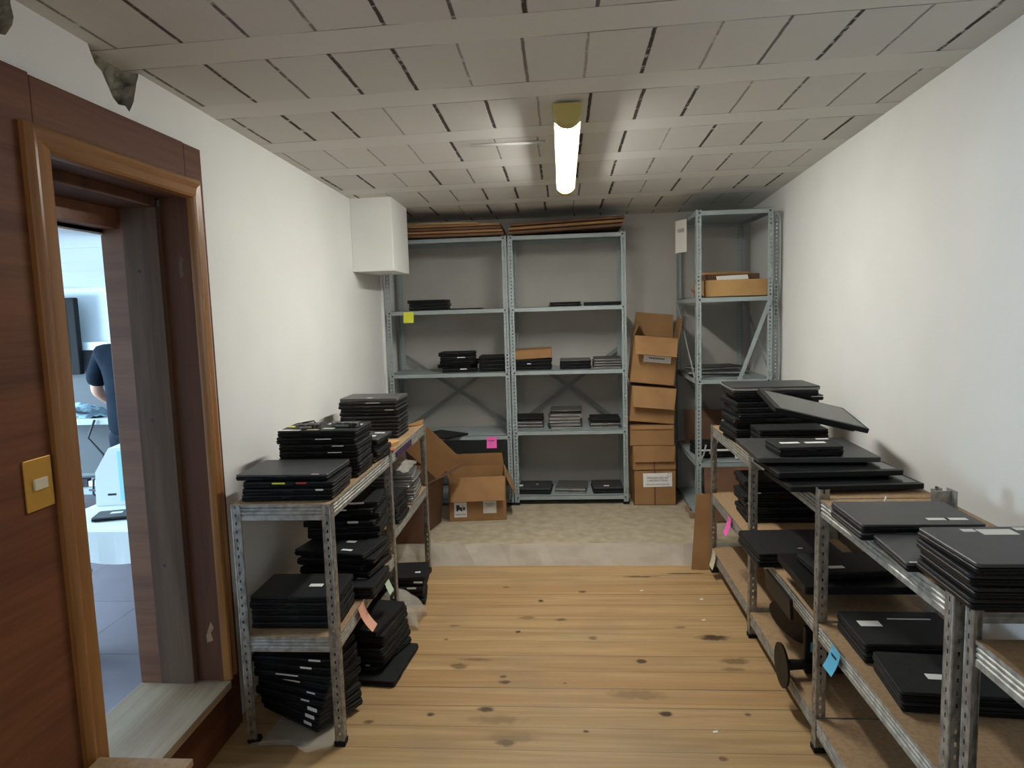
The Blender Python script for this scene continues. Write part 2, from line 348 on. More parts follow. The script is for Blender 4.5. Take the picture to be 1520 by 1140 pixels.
# ------------------------------------------------------------------ room shell
FRONT, BACK, STEP_Y, PZ = -1.6, 5.66, 4.30, .152
WL = -1.37
def wr(y): return 1.405+(y+1.6)/7.26*.095
def ceil_z(x, y):
    t = (min(max(y, 1.1), BACK)-1.1)/(BACK-1.1); s = (x+1.37)/2.85
    return (2.486*(1-s)+2.574*s)*(1-t)+2.378*t
struct(MB().box(-1.6, 1.75, FRONT-.15, STEP_Y+.02, -.08, 0).build('floor', 'floor'))
m = MB(); nx, ny = 12, 24
vv = []; ff = []
for j in range(ny+1):
    for i in range(nx+1):
        x = -1.6+3.4*i/nx; y = FRONT-.1+(BACK+.2-FRONT)*j/ny; vv.append((x, y, ceil_z(x, y)))
k = len(vv); vv += [(x, y, z+.15) for x, y, z in vv]
for j in range(ny):
    for i in range(nx):
        a = j*(nx+1)+i; ff.append((a, a+nx+1, a+nx+2, a+1)); ff.append((k+a, k+a+1, k+a+nx+2, k+a+nx+1))
struct(m.add(vv, ff).build('ceiling', 'ceiling'))
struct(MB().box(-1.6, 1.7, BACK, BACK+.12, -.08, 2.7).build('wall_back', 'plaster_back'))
struct(MB().box(-1.6, 1.7, FRONT-.12, FRONT, -.08, 2.8).build('wall_front', 'plaster'))
struct(MB().prism([(wr(FRONT-.1), FRONT-.1), (wr(BACK+.1), BACK+.1), (1.75, BACK+.1), (1.75, FRONT-.1)], -.08, 2.8).build('wall_right', 'plaster'))
# left wall: thick slab, doorway and two broken patches cut out
lw = struct(MB().box(WL-.29, WL, FRONT-.1, BACK+.1, -.08, 2.8).build('wall_left', 'plaster'))
lw.data.materials.append(M['rubble'])
def blob(px, dx, seed):
    rnd = random.Random(seed); n = len(px); cy = sum(p[0] for p in px)/n; cz = sum(p[1] for p in px)/n
    vv = []; rings = [(1.0, .05), (1.0, -.012), (.82, -.035), (.5, -dx)]
    for sc, xo in rings:
        for (y, z) in px: vv.append((WL+xo+rnd.uniform(-.006, .006)*(xo < 0), cy+(y-cy)*sc+rnd.uniform(-.006, .006), cz+(z-cz)*sc+rnd.uniform(-.006, .006)))
    ff = []
    for a in range(3):
        for i in range(n): ff.append((a*n+i, a*n+(i+1) % n, (a+1)*n+(i+1) % n, (a+1)*n+i))
    ff += [tuple(reversed(range(n))), tuple(range(3*n, 4*n))]
    return MB().add(vv, ff).build('cutter', 'rubble')
def hump(yc, zc, pts): return [(yc+a, zc+b) for a, b in pts]
cut = [MB().box(WL-.5, WL+.3, 1.735, 2.49, .20, 2.12).build('cutter', 'plaster'),
       blob([(2.02, 2.475), (2.27, 2.475), (2.262, 2.441), (2.254, 2.413), (2.236, 2.387), (2.235, 2.357), (2.203, 2.322), (2.176, 2.335), (2.149, 2.329), (2.123, 2.333), (2.113, 2.355), (2.095, 2.377), (2.080, 2.398), (2.050, 2.42), (2.040, 2.44)], .045, 3),
       blob([(1.62, 2.49), (1.745, 2.49), (1.743, 2.446), (1.744, 2.426), (1.736, 2.398), (1.711, 2.37), (1.68, 2.365), (1.63, 2.40)], .045, 4)]
for c in cut:
    md = lw.modifiers.new('b', 'BOOLEAN'); md.operation = 'DIFFERENCE'; md.object = c; md.solver = 'EXACT'; md.material_mode = 'TRANSFER'
bpy.context.view_layer.update()
dg = bpy.context.evaluated_depsgraph_get(); nm = bpy.data.meshes.new_from_object(lw.evaluated_get(dg)); lw.modifiers.clear(); lw.data = nm
for c in cut: bpy.data.objects.remove(c)
# raised concrete floor at the back
pm = MB(); vv = []; ff = []; rnd = random.Random(2); nx, ny = 40, 14
for j in range(ny+1):
    for i in range(nx+1):
        e = .006 if j == 0 else 0
        vv.append((-1.4+2.95*i/nx, STEP_Y+(BACK+.02-STEP_Y)*j/ny+rnd.uniform(-e, e), PZ+rnd.uniform(-.0012, .0012)-(rnd.uniform(0, .004) if j == 0 else 0)))
for j in range(ny):
    for i in range(nx): a = j*(nx+1)+i; ff.append((a, a+1, a+nx+2, a+nx+1))
base = len(vv); vv += [(-1.4+2.95*i/nx, STEP_Y+.003, 0) for i in range(nx+1)]
pf = MB().add([vv[i] for i in range(nx+1)]+vv[base:], [(i, nx+1+i, nx+2+i, i+1) for i in range(nx)])
pl = struct(pm.add(vv[:base], ff).build('floor_platform', 'concrete'))
pf.build('riser', 'step_face', pl)
# boxed-in corner hanging from the ceiling
struct(MB().box(WL, -1.095, 4.53, 4.99, 1.93, 2.46).build('wall_boxing', 'plaster', bevel=.004))
struct(MB().tube([(WL+.012, 5.2, 0.2), (WL+.012, 5.2, 2.3)], .016, 10).build('trim_pipe', 'plaster', smooth=True))
# doorway: wood cladding, casing, linings, sill
d = thing('door_1', (WL, 2.1, 0), 0, 'open doorway clad in red-brown wood with orange casing', 'doorway'); struct(d)
for kx in ('label', 'category'): del d[kx]
def dpart(mb, name, mat, **k):
    o = mb.build(name, mat, d, **k); o.matrix_parent_inverse = Matrix.Translation((-WL, -2.1, 0)); return o
XP = -1.345
dpart(MB().box(WL, XP, 1.335, 1.742, 0, 2.29), 'cladding_panel', 'mahogany', bevel=.002)
dpart(MB().box(WL, XP, 1.7435, 2.467, 2.085, 2.285), 'cladding_panel', 'mahogany', bevel=.002)
dpart(MB().box(WL, XP, 2.4685, 2.585, 0, 2.283), 'cladding_panel', 'mahogany', bevel=.002)
dpart(MB().box(WL, XP, 1.7435, 2.467, 0, .216), 'riser_panel', 'mahogany', bevel=.002)
prof = [(0, 0), (0, .014), (.006, .022), (.018, .026), (.034, .020), (.05, .026), (.062, .030), (.070, .026), (.074, .014), (.074, 0)]
def casing(pa, pb, nm_, mt):    # profile swept between two mitred ends
    n = len(prof); vv = [pa(u, h) for u, h in prof]+[pb(u, h) for u, h in prof]
    dpart(MB().add(vv, [(i, (i+1) % n, n+(i+1) % n, n+i) for i in range(n)]+[tuple(reversed(range(n))), tuple(range(n, 2*n))]), nm_, mt, smooth='auto')
casing(lambda u, h: (XP+h, 1.690+u, 0), lambda u, h: (XP+h, 1.690+u, 2.160-u), 'door_casing', 'casing')
casing(lambda u, h: (XP+h, 2.535-u, .246), lambda u, h: (XP+h, 2.535-u, 2.160-u), 'door_casing', 'casing')
casing(lambda u, h: (XP+h, 1.690+u, 2.160-u), lambda u, h: (XP+h, 2.535-u, 2.160-u), 'door_casing', 'casing_y')
dpart(MB().box(-1.45, XP, 2.462, 2.49, .246, 2.10), 'jamb_lining', 'jamb').data
dpart(MB().box(-1.585, -1.45, 2.436, 2.49, .246, 2.06), 'jamb_board', 'grey_wood', bevel=.002)
dpart(MB().box(-1.668, -1.585, 2.441, 2.49, .246, 2.06), 'jamb_strip', 'redstrip', bevel=.001)
dpart(MB().box(-1.668, XP, 1.735, 1.763, .246, 2.10), 'jamb_lining', 'jamb')
dpart(MB().box(-1.668, XP, 1.735, 2.49, 2.09, 2.12), 'head_lining', 'jamb')
dpart(MB().box(-1.668, -1.60, 1.763, 2.444, 1.985, 2.09), 'head_board', 'redstrip', bevel=.002)
dpart(MB().box(-1.60, -1.45, 1.763, 2.436, 2.055, 2.09), 'head_board', 'jamb')
dpart(MB().box(-1.668, -1.315, 1.763, 2.462, .216, .246), 'sill_board', 'sill', bevel=.003)
dpart(MB().prism([(-1.392, 1.80), (-1.375, 1.81), (-1.38, 1.84), (-1.372, 1.87), (-1.385, 1.885), (-1.393, 1.85)], 2.4608, 2.4622, 'Y'), 'latch_scar', 'grey_wood')
dpart(MB().prism([(-1.40, .40), (-1.375, .41), (-1.383, .44), (-1.370, .46), (-1.38, .485), (-1.392, .455), (-1.402, .43)], 2.4608, 2.4622, 'Y'), 'latch_scar', 'chip')
for z in (1.83, 1.28, .72): dpart(MB().cyl((-1.53, 2.4355, z), (-1.53, 2.437, z), .006), 'screw_hole', 'ink')

# next room
struct(MB().box(-6.1, WL-.285, .2, 6.3, -.08, 0).build('floor_next_room', 'stone'))
def onext(x0, x1, y0, y1, z0, z1, name, mat='oroom_wall'): return struct(MB().box(x0, x1, y0, y1, z0, z1).build(name, mat))
onext(-6.1, WL-.29, 6.1, 6.25, 0, 2.1, 'wall_next_room_back'); onext(-6.25, -6.0, .2, 6.25, 0, 2.1, 'wall_next_room_left')
onext(-6.1, WL-.29, .1, .2, 0, 2.1, 'wall_next_room_front')
m = MB()
for i in range(9): m.box(-6.1, WL-.29, .2+.66*i, .2+.66*(i+1)-.012, 1.965, 2.06)
m.box(-6.1, WL-.29, .2, 6.2, 1.972, 2.1)
struct(m.build('ceiling_next_room', 'oroom_wall'))
struct(MB().box(-6.0, -2.0, 6.04, 6.1, 0, 1.40).build('wall_next_room_panel', 'grey_panel'))
struct(MB().box(-6.0, -2.0, 5.98, 6.1, 1.40, 1.47).build('trim_next_room_ledge', 'oroom_wall'))

def window(name, x0, x1, y, z0, z1):
    m = MB()
    for a in ((x0-.06, x0, z0-.06, z1+.06), (x1, x1+.06, z0-.06, z1+.06), (x0, x1, z0-.06, z0), (x0, x1, z1, z1+.06), ((x0+x1)/2-.02, (x0+x1)/2+.02, z0, z1)): m.box(a[0], a[1], y, y+.05, a[2], a[3])
    struct(m.build(name, 'oroom_wall'))
window('added_window_frame', -1.15, .45, FRONT, 1.1, 2.3)  # unseen window frame, added to go with the fill light
# ------------------------------------------------------------------ lamp on the ceiling
def lamp():
    z = ceil_z(.04, 3.6); L = 1.50
    t = thing('fluorescent_lamp', (.04, 3.6, z-.006), 0, 'long lit fluorescent ceiling lamp with yellowed end caps', 'lamp', rot=(-.0165-.014, 0, 0))
    MB().box(-.048, .048, -.75, .75, -.028, -.0).build('housing', 'housing', t, bevel=.003)
    hs = [(cos(RAD(a))*.047, -.030-sin(RAD(a))*.045) for a in range(0, 181, 15)]
    MB().prism(hs, -.675, .675, 'Y').build('diffuser', 'tube', t, smooth='auto')
    for s in (-1, 1): MB().box(s*.0475, s*.0555, -.68, .68, -.055, -.005).build('side_rail', 'housing', t, bevel=.001)
    hs2 = [(cos(RAD(a))*.058, -.030-sin(RAD(a))*.055) for a in range(0, 181, 15)]+[(-.058, -.002), (.058, -.002)]
    for a, b in ((-.755, -.675), (.675, .755)): MB().prism(hs2, a, b, 'Y').build('end_cap', 'cap', t, smooth='auto', bevel=.004)
    m = MB().tube([(-.42, 3.40, ceil_z(-.42, 3.4)-.006), (-.25, 3.40, ceil_z(-.25, 3.4)-.007), (-.06, 3.40, ceil_z(-.06, 3.4)-.008)], .007, 8)
    tag(m.build('cable_conduit', 'plaster', smooth=True), 'thin white conduit running along ceiling beside the lamp', 'conduit')
lamp()
# light switch
t = thing('light_switch', (XP+.0006, 1.632, 1.245), 0, 'brass-coloured square light switch on the wood cladding left of doorway', 'switch')
MB().box(0, .006, -.046, .046, -.066, .066).build('plate', 'switch', t, bevel=.002)
MB().box(.006, .012, -.022, .022, -.014, .014).build('rocker', 'rocker', t, bevel=.001)
# low chipboard box beside the doorway
t = thing('wooden_box', (-1.172, 1.5, 0), 0, 'rough chipboard box at the foot of the doorway, bottom left', 'box')
MB().box(-.13, .13, -.20, .19, 0, .43).build('body', 'chip', t)
MB().box(-.135, .135, -.205, .205, .43, .45).build('lid', 'chip', t, bevel=.002)

# ------------------------------------------------------------------ shelving parts
def flange(m, o, u, nrm, width, z0, z1, pitch, hw, hh, th=.0018):
    """perforated flat strip: origin o, width direction u, face normal nrm (2-vectors)"""
    n = int((z1-z0)/pitch); a = (width-hw)/2; s0 = z0
    def q(u0, u1, za, zb):
        P = [(o[0]+u[0]*uu+nrm[0]*d_, o[1]+u[1]*uu+nrm[1]*d_, zz) for d_ in (0, th) for uu, zz in ((u0, za), (u1, za), (u1, zb), (u0, zb))]
        m.add(P, [(0, 1, 2, 3), (7, 6, 5, 4), (0, 4, 5, 1), (1, 5, 6, 2), (2, 6, 7, 3), (3, 7, 4, 0)])
    q(0, a, z0, z1); q(width-a, width, z0, z1)
    for i in range(n+1):
        za = z0+pitch*i-(pitch-hh)/2; zb = za+pitch-hh
        za = max(za, z0); zb = min(zb, z1)
        if zb > za: q(a, width-a, za, zb)
_postcache = {}
def post_mesh(sx, sy, h, style):
    k = (sx, sy, round(h, 4), style)
    if k in _postcache: return _postcache[k]
    m = MB()
    wd, pitch, hw, hh = (.036, .026, .009, .012) if style == 'rack' else (.034, .032, .006, .012)
    flange(m, (0, 0), (sx, 0), (0, sy), wd, 0, h, pitch, hw, hh); flange(m, (0, 0), (0, sy), (sx, 0), wd, 0, h, pitch, hw, hh)
    if style == 'galv':   # rolled edges
        m.box(*sorted((sx*.033, sx*.036)), *sorted((0, sy*.007)), 0, h); m.box(*sorted((0, sx*.007)), *sorted((sy*.033, sy*.036)), 0, h)
        m.cyl((sx*.003, sy*.003, 0), (sx*.003, sy*.003, h), .0042, n=8)
    me = m.mesh('post'); me.materials.append(M['rack' if style == 'rack' else 'galv_post']); _postcache[k] = me; return me
def post(par, x, y, z0, sx, sy, h, style):
    o = bpy.data.objects.new('post', post_mesh(sx, sy, h, style)); COL.objects.link(o); o.parent = par; o.location = (x, y, z0)
    f = MB().box(*sorted((-sx*.003, sx*.04)), *sorted((-sy*.003, sy*.04)), 0, .022).build('foot', 'foot', o, bevel=.003); f.location = (0, 0, -.004)
    return o
BP = [(0, 0), (.0, -.010), (.004, -.013), (.0, -.017), (.0, -.022), (.004, -.026), (0, -.030), (0, -.036), (.004, -.040), (0, -.044), (0, -.060)]
def beam(par, p0, p1, out, z, mat='galv', h=1.0, name='beam'):
    """ribbed Z-beam from p0 to p1 (xy), outward direction out"""
    prof_ = [(-.003, 0)]+[(-u, v*h) for u, v in BP]; inner = [(a-.002, b-.0015) for a, b in reversed(prof_)]
    poly = prof_+inner; n = len(poly); vv = []
    for (x, y) in (p0, p1):
        for a, b in poly: vv.append((x+out[0]*a, y+out[1]*a, z+b))
    ff = [(i, (i+1) % n, n+(i+1) % n, n+i) for i in range(n)]+[tuple(reversed(range(n))), tuple(range(n, 2*n))]
    return MB().add(vv, ff).build(name, mat, par)
def galv_unit(label, xo, xi, bays, posts_y, tops, name='shelving_unit'):
    """xo outer (aisle) X, xi wall X, bays = [(y0, y1, [levels])]"""
    y0 = posts_y[0]; par = thing(name, (xo, y0, 0), 0, label, 'shelf unit')
    s = 1 if xi > xo else -1; W = abs(xi-xo)
    for i, y in enumerate(posts_y):
        sy = 1 if i < len(posts_y)-1 else -1
        post(par, 0, y-y0, 0.004, s, sy, tops[i], 'galv'); post(par, s*W, y-y0, 0.004, -s, sy, tops[i], 'galv')
    for (a, b, levels) in bays:
        a -= y0; b -= y0
        for z in levels:
            beam(par, (s*.003, a+.008), (s*.003, b-.006), (-s, 0), z); beam(par, (s*(W-.003), a+.008), (s*(W-.003), b-.006), (s, 0), z)
            beam(par, (s*.006, a+.003), (s*(W-.006), a+.003), (0, -1), z); beam(par, (s*.006, b-.003), (s*(W-.006), b-.003), (0, 1), z)
            MB().box(*sorted((s*.0035, s*(W-.0035))), a+.004, b-.002, z-.009, z+.0002).build('board', 'chip', par)
    return par
LT = .955
galv_unit('two-bay galvanised shelving loaded with laptops along the left wall', -.868, -1.25,
          [(2.43, 3.32, [LT, .44]), (3.325, 4.215, [LT, .565])], [2.43, 3.32, 4.215], [.951, .951, .951])
galv_unit('three-bay galvanised shelving along the right wall, monitors on its top', .89, 1.305,
          [(1.60, 2.44, [LT, .50, .135]), (2.445, 3.33, [LT, .505, .135]), (3.335, 4.22, [.915, .50, .155])], [1.60, 2.44, 3.33, 4.22], [.962, .985, .9155, .9155])
galv_unit('galvanised shelving nearest the camera at the right edge', .905, 1.31, [(.70, 1.545, [.885, .40])], [.70, 1.58], [.96, .962])
MB().box(0, 0, 0, 0, 0, 0)
tag(MB().box(-.8655, -.8645, 3.45, 3.80, LT-.052, LT-.012).build('purple_tape', 'purple'), 'dark purple tape strip on the left shelf rear beam', 'tape')

def rack_unit(label, x0, x1, y0, y1, zb, zt, levels, braces, sheet_th=.032, back=None):
    par = thing('metal_rack', (x0, y0, zb), 0, label, 'shelf rack'); W = x1-x0; D = y1-y0; H_ = zt-zb
    for (x, sx) in ((0, 1), (W, -1)):
        for (y, sy) in ((0, 1), (D, -1)): post(par, x, y, .004, sx, sy, H_-.004, 'rack')
    for z in levels:
        z -= zb; m = MB(); g = .0022
        m.box(g, W-g, g, D-g, z-.003, z)
        m.box(g, W-g, g, g+.002, z-sheet_th, z); m.box(g, W-g, D-g-.002, D-g, z-sheet_th, z)
        m.box(g, g+.002, g, D-g, z-sheet_th, z); m.box(W-g-.002, W-g, g, D-g, z-sheet_th, z)
        m.box(g, W-g, g+.002, g+.014, z-sheet_th, z-sheet_th+.002)
        o = m.build('shelf', 'rack', par)
        for bx in (.024, W-.024): MB().cyl((bx, -.003, z-sheet_th/2), (bx, .003, z-sheet_th/2), .006, n=8).build('bolt', 'foot', o)
    for (a, b) in braces:
        a = Vector(a)-Vector((x0, y0, zb)); b = Vector(b)-Vector((x0, y0, zb)); dr = (b-a).normalized()
        nrm = Vector((0, 1, 0)) if abs(a.y-b.y) < .05 else Vector((1, 0, 0)); sd = dr.cross(nrm).normalized()*.014; nn = nrm*.0015
        vv = [p+q+r for p in (a, b) for q in (-sd, sd) for r in (-nn, nn)]
        MB().add(vv, [(0, 1, 3, 2), (4, 6, 7, 5), (0, 4, 5, 1), (2, 3, 7, 6), (0, 2, 6, 4), (1, 5, 7, 3)]).build('brace', 'rack_dark' if abs(a.y-D) < .02 and abs(b.y-D) < .02 else 'rack', par)
    if back: MB().box(.003, W-.003, D+.001, D+.004, back[0]-zb, back[1]-zb).build('back_or_shade_panel', 'rack_dark', par)  # dark sheet standing in for the shadow behind the lower left bay
    return par
YR, YB = 5.17, 5.60
LV_L = [2.195, 1.665, 1.185, .70, .205]; LV_R = [2.195, 1.665, 1.19, .73, .225]
rack_unit('left bay of the tall grey metal rack on the back wall', -1.325, -.398, YR, YB, PZ, 2.20, LV_L,
          [((-1.30, YB+.004, 1.30), (-.42, YB+.004, .70)), ((-1.30, YB+.007, .70), (-.42, YB+.007, 1.30))], back=(.22, .67))
rack_unit('right bay of the tall grey metal rack on the back wall', -.390, .478, YR, YB, PZ, 2.20, LV_R,
          [((-.37, YB+.004, 1.32), (.45, YB+.004, .72)), ((-.37, YB+.007, .72), (.45, YB+.007, 1.32))])
XA, XB, YA, YC = .905, 1.412, 4.76, 5.56
LV_T = [2.27, 1.695, 1.14, .56, .175]
rack_unit('narrow tall grey metal rack standing alone in the right back corner', XA, XB, YA, YC, PZ, 2.275, LV_T,
          [((XB-.015, YA-.004, 1.68), (XA+.10, YA-.004, .62)), ((XB+.004, YA+.02, 1.68), (XB+.004, YC-.02, 1.12)), ((XB+.007, YC-.02, 1.68), (XB+.007, YA+.02, 1.12)),
           ((XA-.004, YC-.02, 1.68), (XA-.004, YA+.02, 1.14)), ((XA+.05, YC+.004, 1.12), (XA+.38, YC+.004, .58))])
o = bpy.data.objects.new('upright_post', post_mesh(-1, 1, 2.10, 'rack')); COL.objects.link(o); o.location = (1.462, 4.80, PZ); tag(o, 'loose perforated grey post standing between corner rack and right wall', 'metal post')

# ------------------------------------------------------------------ laptops
ORD = ['bottom', 'second', 'third', 'fourth', 'fifth', 'sixth', 'seventh', 'eighth', 'ninth', 'tenth', 'eleventh', 'twelfth', 'thirteenth']
_lc = {}
STY = {'black': ('black', 'black_rough'), 'grey': ('black', 'grey_lid'), 'dark': ('black', 'lid_grey'), 'silver': ('silver', 'lid_grey'), 'silverlid': ('edge', 'grey_lid'), 'allgrey': ('grey_lid', 'grey_lid')}
def lap_meshes(w_, d_, h, style):
    k = (w_, d_, round(h, 4), style)
    if k in _lc: return _lc[k]
    bm_, lm_ = STY[style]
    a = MB(); a.rprism(w_, d_, .0015, h*.60, .010, 4, b=.002, taper=.003)
    a.box(-w_*.30, w_*.30, d_*.44, d_*.495, h*.55, h*.66)                       # hinge bar
    a.box(-w_*.47, -w_*.20, -d_*.5-.0006, -d_*.49, h*.22, h*.42)                # drive tray front
    for sx in (-1, 1):
        for sy in (-1, 1): a.cyl((sx*w_*.42, sy*d_*.40, 0), (sx*w_*.42, sy*d_*.40, .002), .007, n=8)
    for i in range(3): a.box(w_*.5-.001, w_*.5+.0006, -d_*.25+i*.035, -d_*.25+i*.035+.018, h*.2, h*.42)
    ba = a.mesh('base'); ba.materials.append(M[bm_])
    l = MB(); l.rprism(w_*.995, d_*.985, h*.66, h, .012, 4, b=.0018); l.box(-.02, .02, -d_*.4925-.0008, -d_*.48, h*.6, h*.8)
    li = l.mesh('lid'); li.materials.append(M[lm_])
    for me in (ba, li):
        for p in me.polygons: p.use_smooth = False
    _lc[k] = (ba, li); return _lc[k]
def laptop(loc, rz, w_, d_, h, style, label, group=None, stickers=(), tilt=(0, 0), name='laptop', cat='laptop'):
    t = thing(name, loc, 0, label, cat, group, rot=(tilt[0], tilt[1], rz))
    ba, li = lap_meshes(w_, d_, h, style)
    for nm_, me in (('base', ba), ('lid', li)):
        o = bpy.data.objects.new(nm_, me); COL.objects.link(o); o.parent = t
        if nm_ == 'lid': lid = o
    for st in stickers:
        u, v, su, sv = st[:4]; mt = st[4] if len(st) > 4 else 'white'
        m = MB()
        if v == 'F': m.box(u*w_-su/2, u*w_+su/2, -d_*.4935-.0012, -d_*.4925, h*.70, h*.70+sv)
        else: m.box(u*w_-su/2, u*w_+su/2, v*d_-sv/2, v*d_+sv/2, h, h+.0006)
        s_ = m.build('sticker', mt, lid); s_['label'] = {'white': 'white paper sticker', 'cream': 'cream sticker', 'mint': 'pale green sticker', 'yellow': 'yellow sticker', 'red_mark': 'red sticker'}[mt]
    return t
def stack(desc, x, y, z, rz, n, w_, d_, h, style='black', jit=.012, rj=3, seed=0, st=None, color='black', tops=None, drift=(0, 0), group=None):
    rnd = random.Random(seed*17+n); st = st or {}; zz = z+.0005; out = []
    for i in range(n):
        jx, jy, jr = rnd.uniform(-jit, jit), rnd.uniform(-jit, jit), RAD(rnd.uniform(-rj, rj))
        if i == 0: jx = jy = 0
        sty = style; col = color
        if i == n-1 and tops: sty, col = tops
        nm = 'the only' if n == 1 else ('bottom' if i == 0 else ('top' if i == n-1 else ORD[i]+' lowest'))
        lab = (f'{col} laptop lying {desc}' if n == 1 else f'{col} laptop, {nm} in {desc}')
        out.append(laptop((x+jx+drift[0]*i, y+jy+drift[1]*i, zz), RAD(rz)+jr, w_, d_, h, sty, lab, group or (f'laptops in {desc}' if n > 1 else None), st.get(i, ())))
        zz += h+.0006
    return zz
# left shelf, top
z1 = stack('low stack at near end of left top shelf', -1.055, 2.60, LT, 0, 3, .355, .25, .0235, jit=.008, seed=1, st={1: [(.35, 'F', .03, .006)], 2: [(-.1, 'F', .05, .006, 'yellow'), (.15, 'F', .04, .006, 'red_mark'), (-.2, -.3, .06, .03, 'mint')]})
laptop((-1.075, 2.632, z1+.001), RAD(-1), .365, .275, .024, 'dark', 'dark grey wide laptop topping the low near stack on left shelf', 'laptops in low stack at near end of left top shelf', [(.36, -.47, .03, .008)])
z2 = stack('tall stack with stickered lid on left top shelf', -1.055, 2.945, LT, 1, 7, .35, .235, .029, jit=.008, rj=2, seed=2,
           st={6: [(-.3, .28, .08, .04), (-.38, .02, .07, .035, 'yellow'), (-.37, -.38, .10, .03), (.1, -.25, .05, .03, 'mint'), (.34, .1, .07, .06), (.1, .3, .09, .04), (-.08, -.35, .05, .02, 'cream')],
               3: [(.2, 'F', .06, .004)], 4: [(.25, 'F', .05, .004)], 5: [(.1, 'F', .07, .004)]})
for (bx, by, rz_, lab, L_) in ((-1.115, 2.90, 8, 'left black battery lying on the stickered laptop lid', .10), (-.955, 2.93, -6, 'right grey battery lying on the stickered laptop lid', .12)):
    t = thing('laptop_battery', (bx, by, z2+.0012), RAD(rz_), lab, 'battery')
    m = MB(); m.rprism(L_, .05, 0, .018, .006); m.build('cell_pack', 'laptop_parts', t); MB().box(-L_*.3, L_*.2, -.0258, -.0245, .004, .012).build('contacts', 'edge', t)
    MB().tube([(L_*.3, .02, .016), (L_*.2, .03, .026), (-L_*.1, .028, .022), (-L_*.3, .02, .02)], .003).build('lead', 'black', t)
z3 = stack('short stack behind stickered stack on left shelf', -1.035, 3.225, LT, -3, 4, .33, .235, .028, jit=.012, seed=3, tops=('dark', 'dark grey'), st={3: [(.3, -.1, .05, .03), (.36, .25, .05, .02)]})
z4 = stack('tall grey-lidded stack at far end of left shelf', -1.085, 3.86, LT+.003, -1, 11, .335, .235, .0198, 'dark', jit=.007, rj=1.5, seed=4, color='slim black', tops=('allgrey', 'slim grey'),
           st={10: [(.0, -.38, .03, .02)], 7: [(.35, 'F', .05, .004)], 9: [(.1, 'F', .08, .003)]})
def sheet(name, corners, th, mat, label, cat='cardboard', bevel=0): return tag(MB().slab(corners, th).build(name, mat, bevel=bevel), label, cat)
t = thing('envelope', (-.955, 3.52, LT+.001), RAD(-15), 'yellow padded envelope on left shelf before the grey-lidded stack', 'envelope')
MB().rprism(.13, .15, 0, .022, .02, taper=.004).build('body', 'card_light', t); MB().box(-.06, .06, -.076, -.03, .0222, .0238).build('flap', 'yellow', t)
t = thing('red_folder', (-.905, 3.392, LT+.0005), RAD(8), 'small dark red folder on the left top shelf edge', 'folder'); MB().box(-.045, .04, -.03, .03, 0, .006).build('cover', 'red_mark', t); MB().box(-.043, .038, -.03, .026, .0062, .0075).build('flap', 'leg_wood', t)
sheet('cardboard_scrap', [(-1.03, 4.02, LT+.001), (-.885, 4.19, LT+.001), (-.875, 4.205, LT+.035), (-.97, 4.07, LT+.012)], .003, 'card', 'bent cardboard scrap at far corner of the left top shelf')
# left shelf, middle level
stack('front stack on left middle shelf', -1.065, 2.615, .44, 0, 5, .345, .24, .026, jit=.006, rj=1.5, seed=5, st={4: [(.16, -.02, .055, .028)]})
stack('low pair on left middle shelf beside front stack', -1.0, 2.90, .44, -3, 2, .37, .26, .028, jit=.006, seed=6, st={1: [(.28, -.1, .045, .022)]})
zb = stack('messy overhanging stack on left middle shelf', -1.01, 3.0, .4985, -8, 4, .345, .25, .028, jit=.022, rj=9, seed=7, st={3: [(.1, .1, .045, .025), (.2, -.32, .05, .02)]})
stack('high stack toward far end of left middle shelf', -1.045, 3.17, zb, 4, 6, .34, .24, .028, jit=.018, rj=5, seed=8, st={2: [(.2, 'F', .05, .01)], 5: [(.2, 'F', .07, .008)], 4: [(.1, 'F', .03, .008)]})
stack('wide black stack on left rear middle shelf', -1.03, 3.53, .565, -3, 5, .345, .245, .028, jit=.012, seed=9, st={4: [(.35, -.3, .03, .012)], 2: [(.36, 'F', .05, .008)]})
z5 = stack('shiny-edged stack on left rear middle shelf', -1.035, 3.87, .565, 3, 7, .335, .24, .025, 'silverlid', jit=.016, rj=4, seed=10, color='bright-edged dark')
# plastic bag on top of it
m = MB(); rnd = random.Random(5); vv = []; ff = []
for j in range(9):
    for i in range(13):
        u, v = i/12-.5, j/8-.5; vv.append((-1.02+u*.28, 3.86+v*.26, z5+.012+max(0, .065*(1-(2*u)**2)*(1-(2*v)**2))+rnd.uniform(0, .02)))
for j in range(8):
    for i in range(12): a = j*13+i; ff.append((a, a+1, a+14, a+13))
tag(m.add(vv, ff).build('plastic_bag', 'wrap', smooth=True, solid=.001), 'crumpled clear plastic bag on stack under left shelf far end', 'bag')
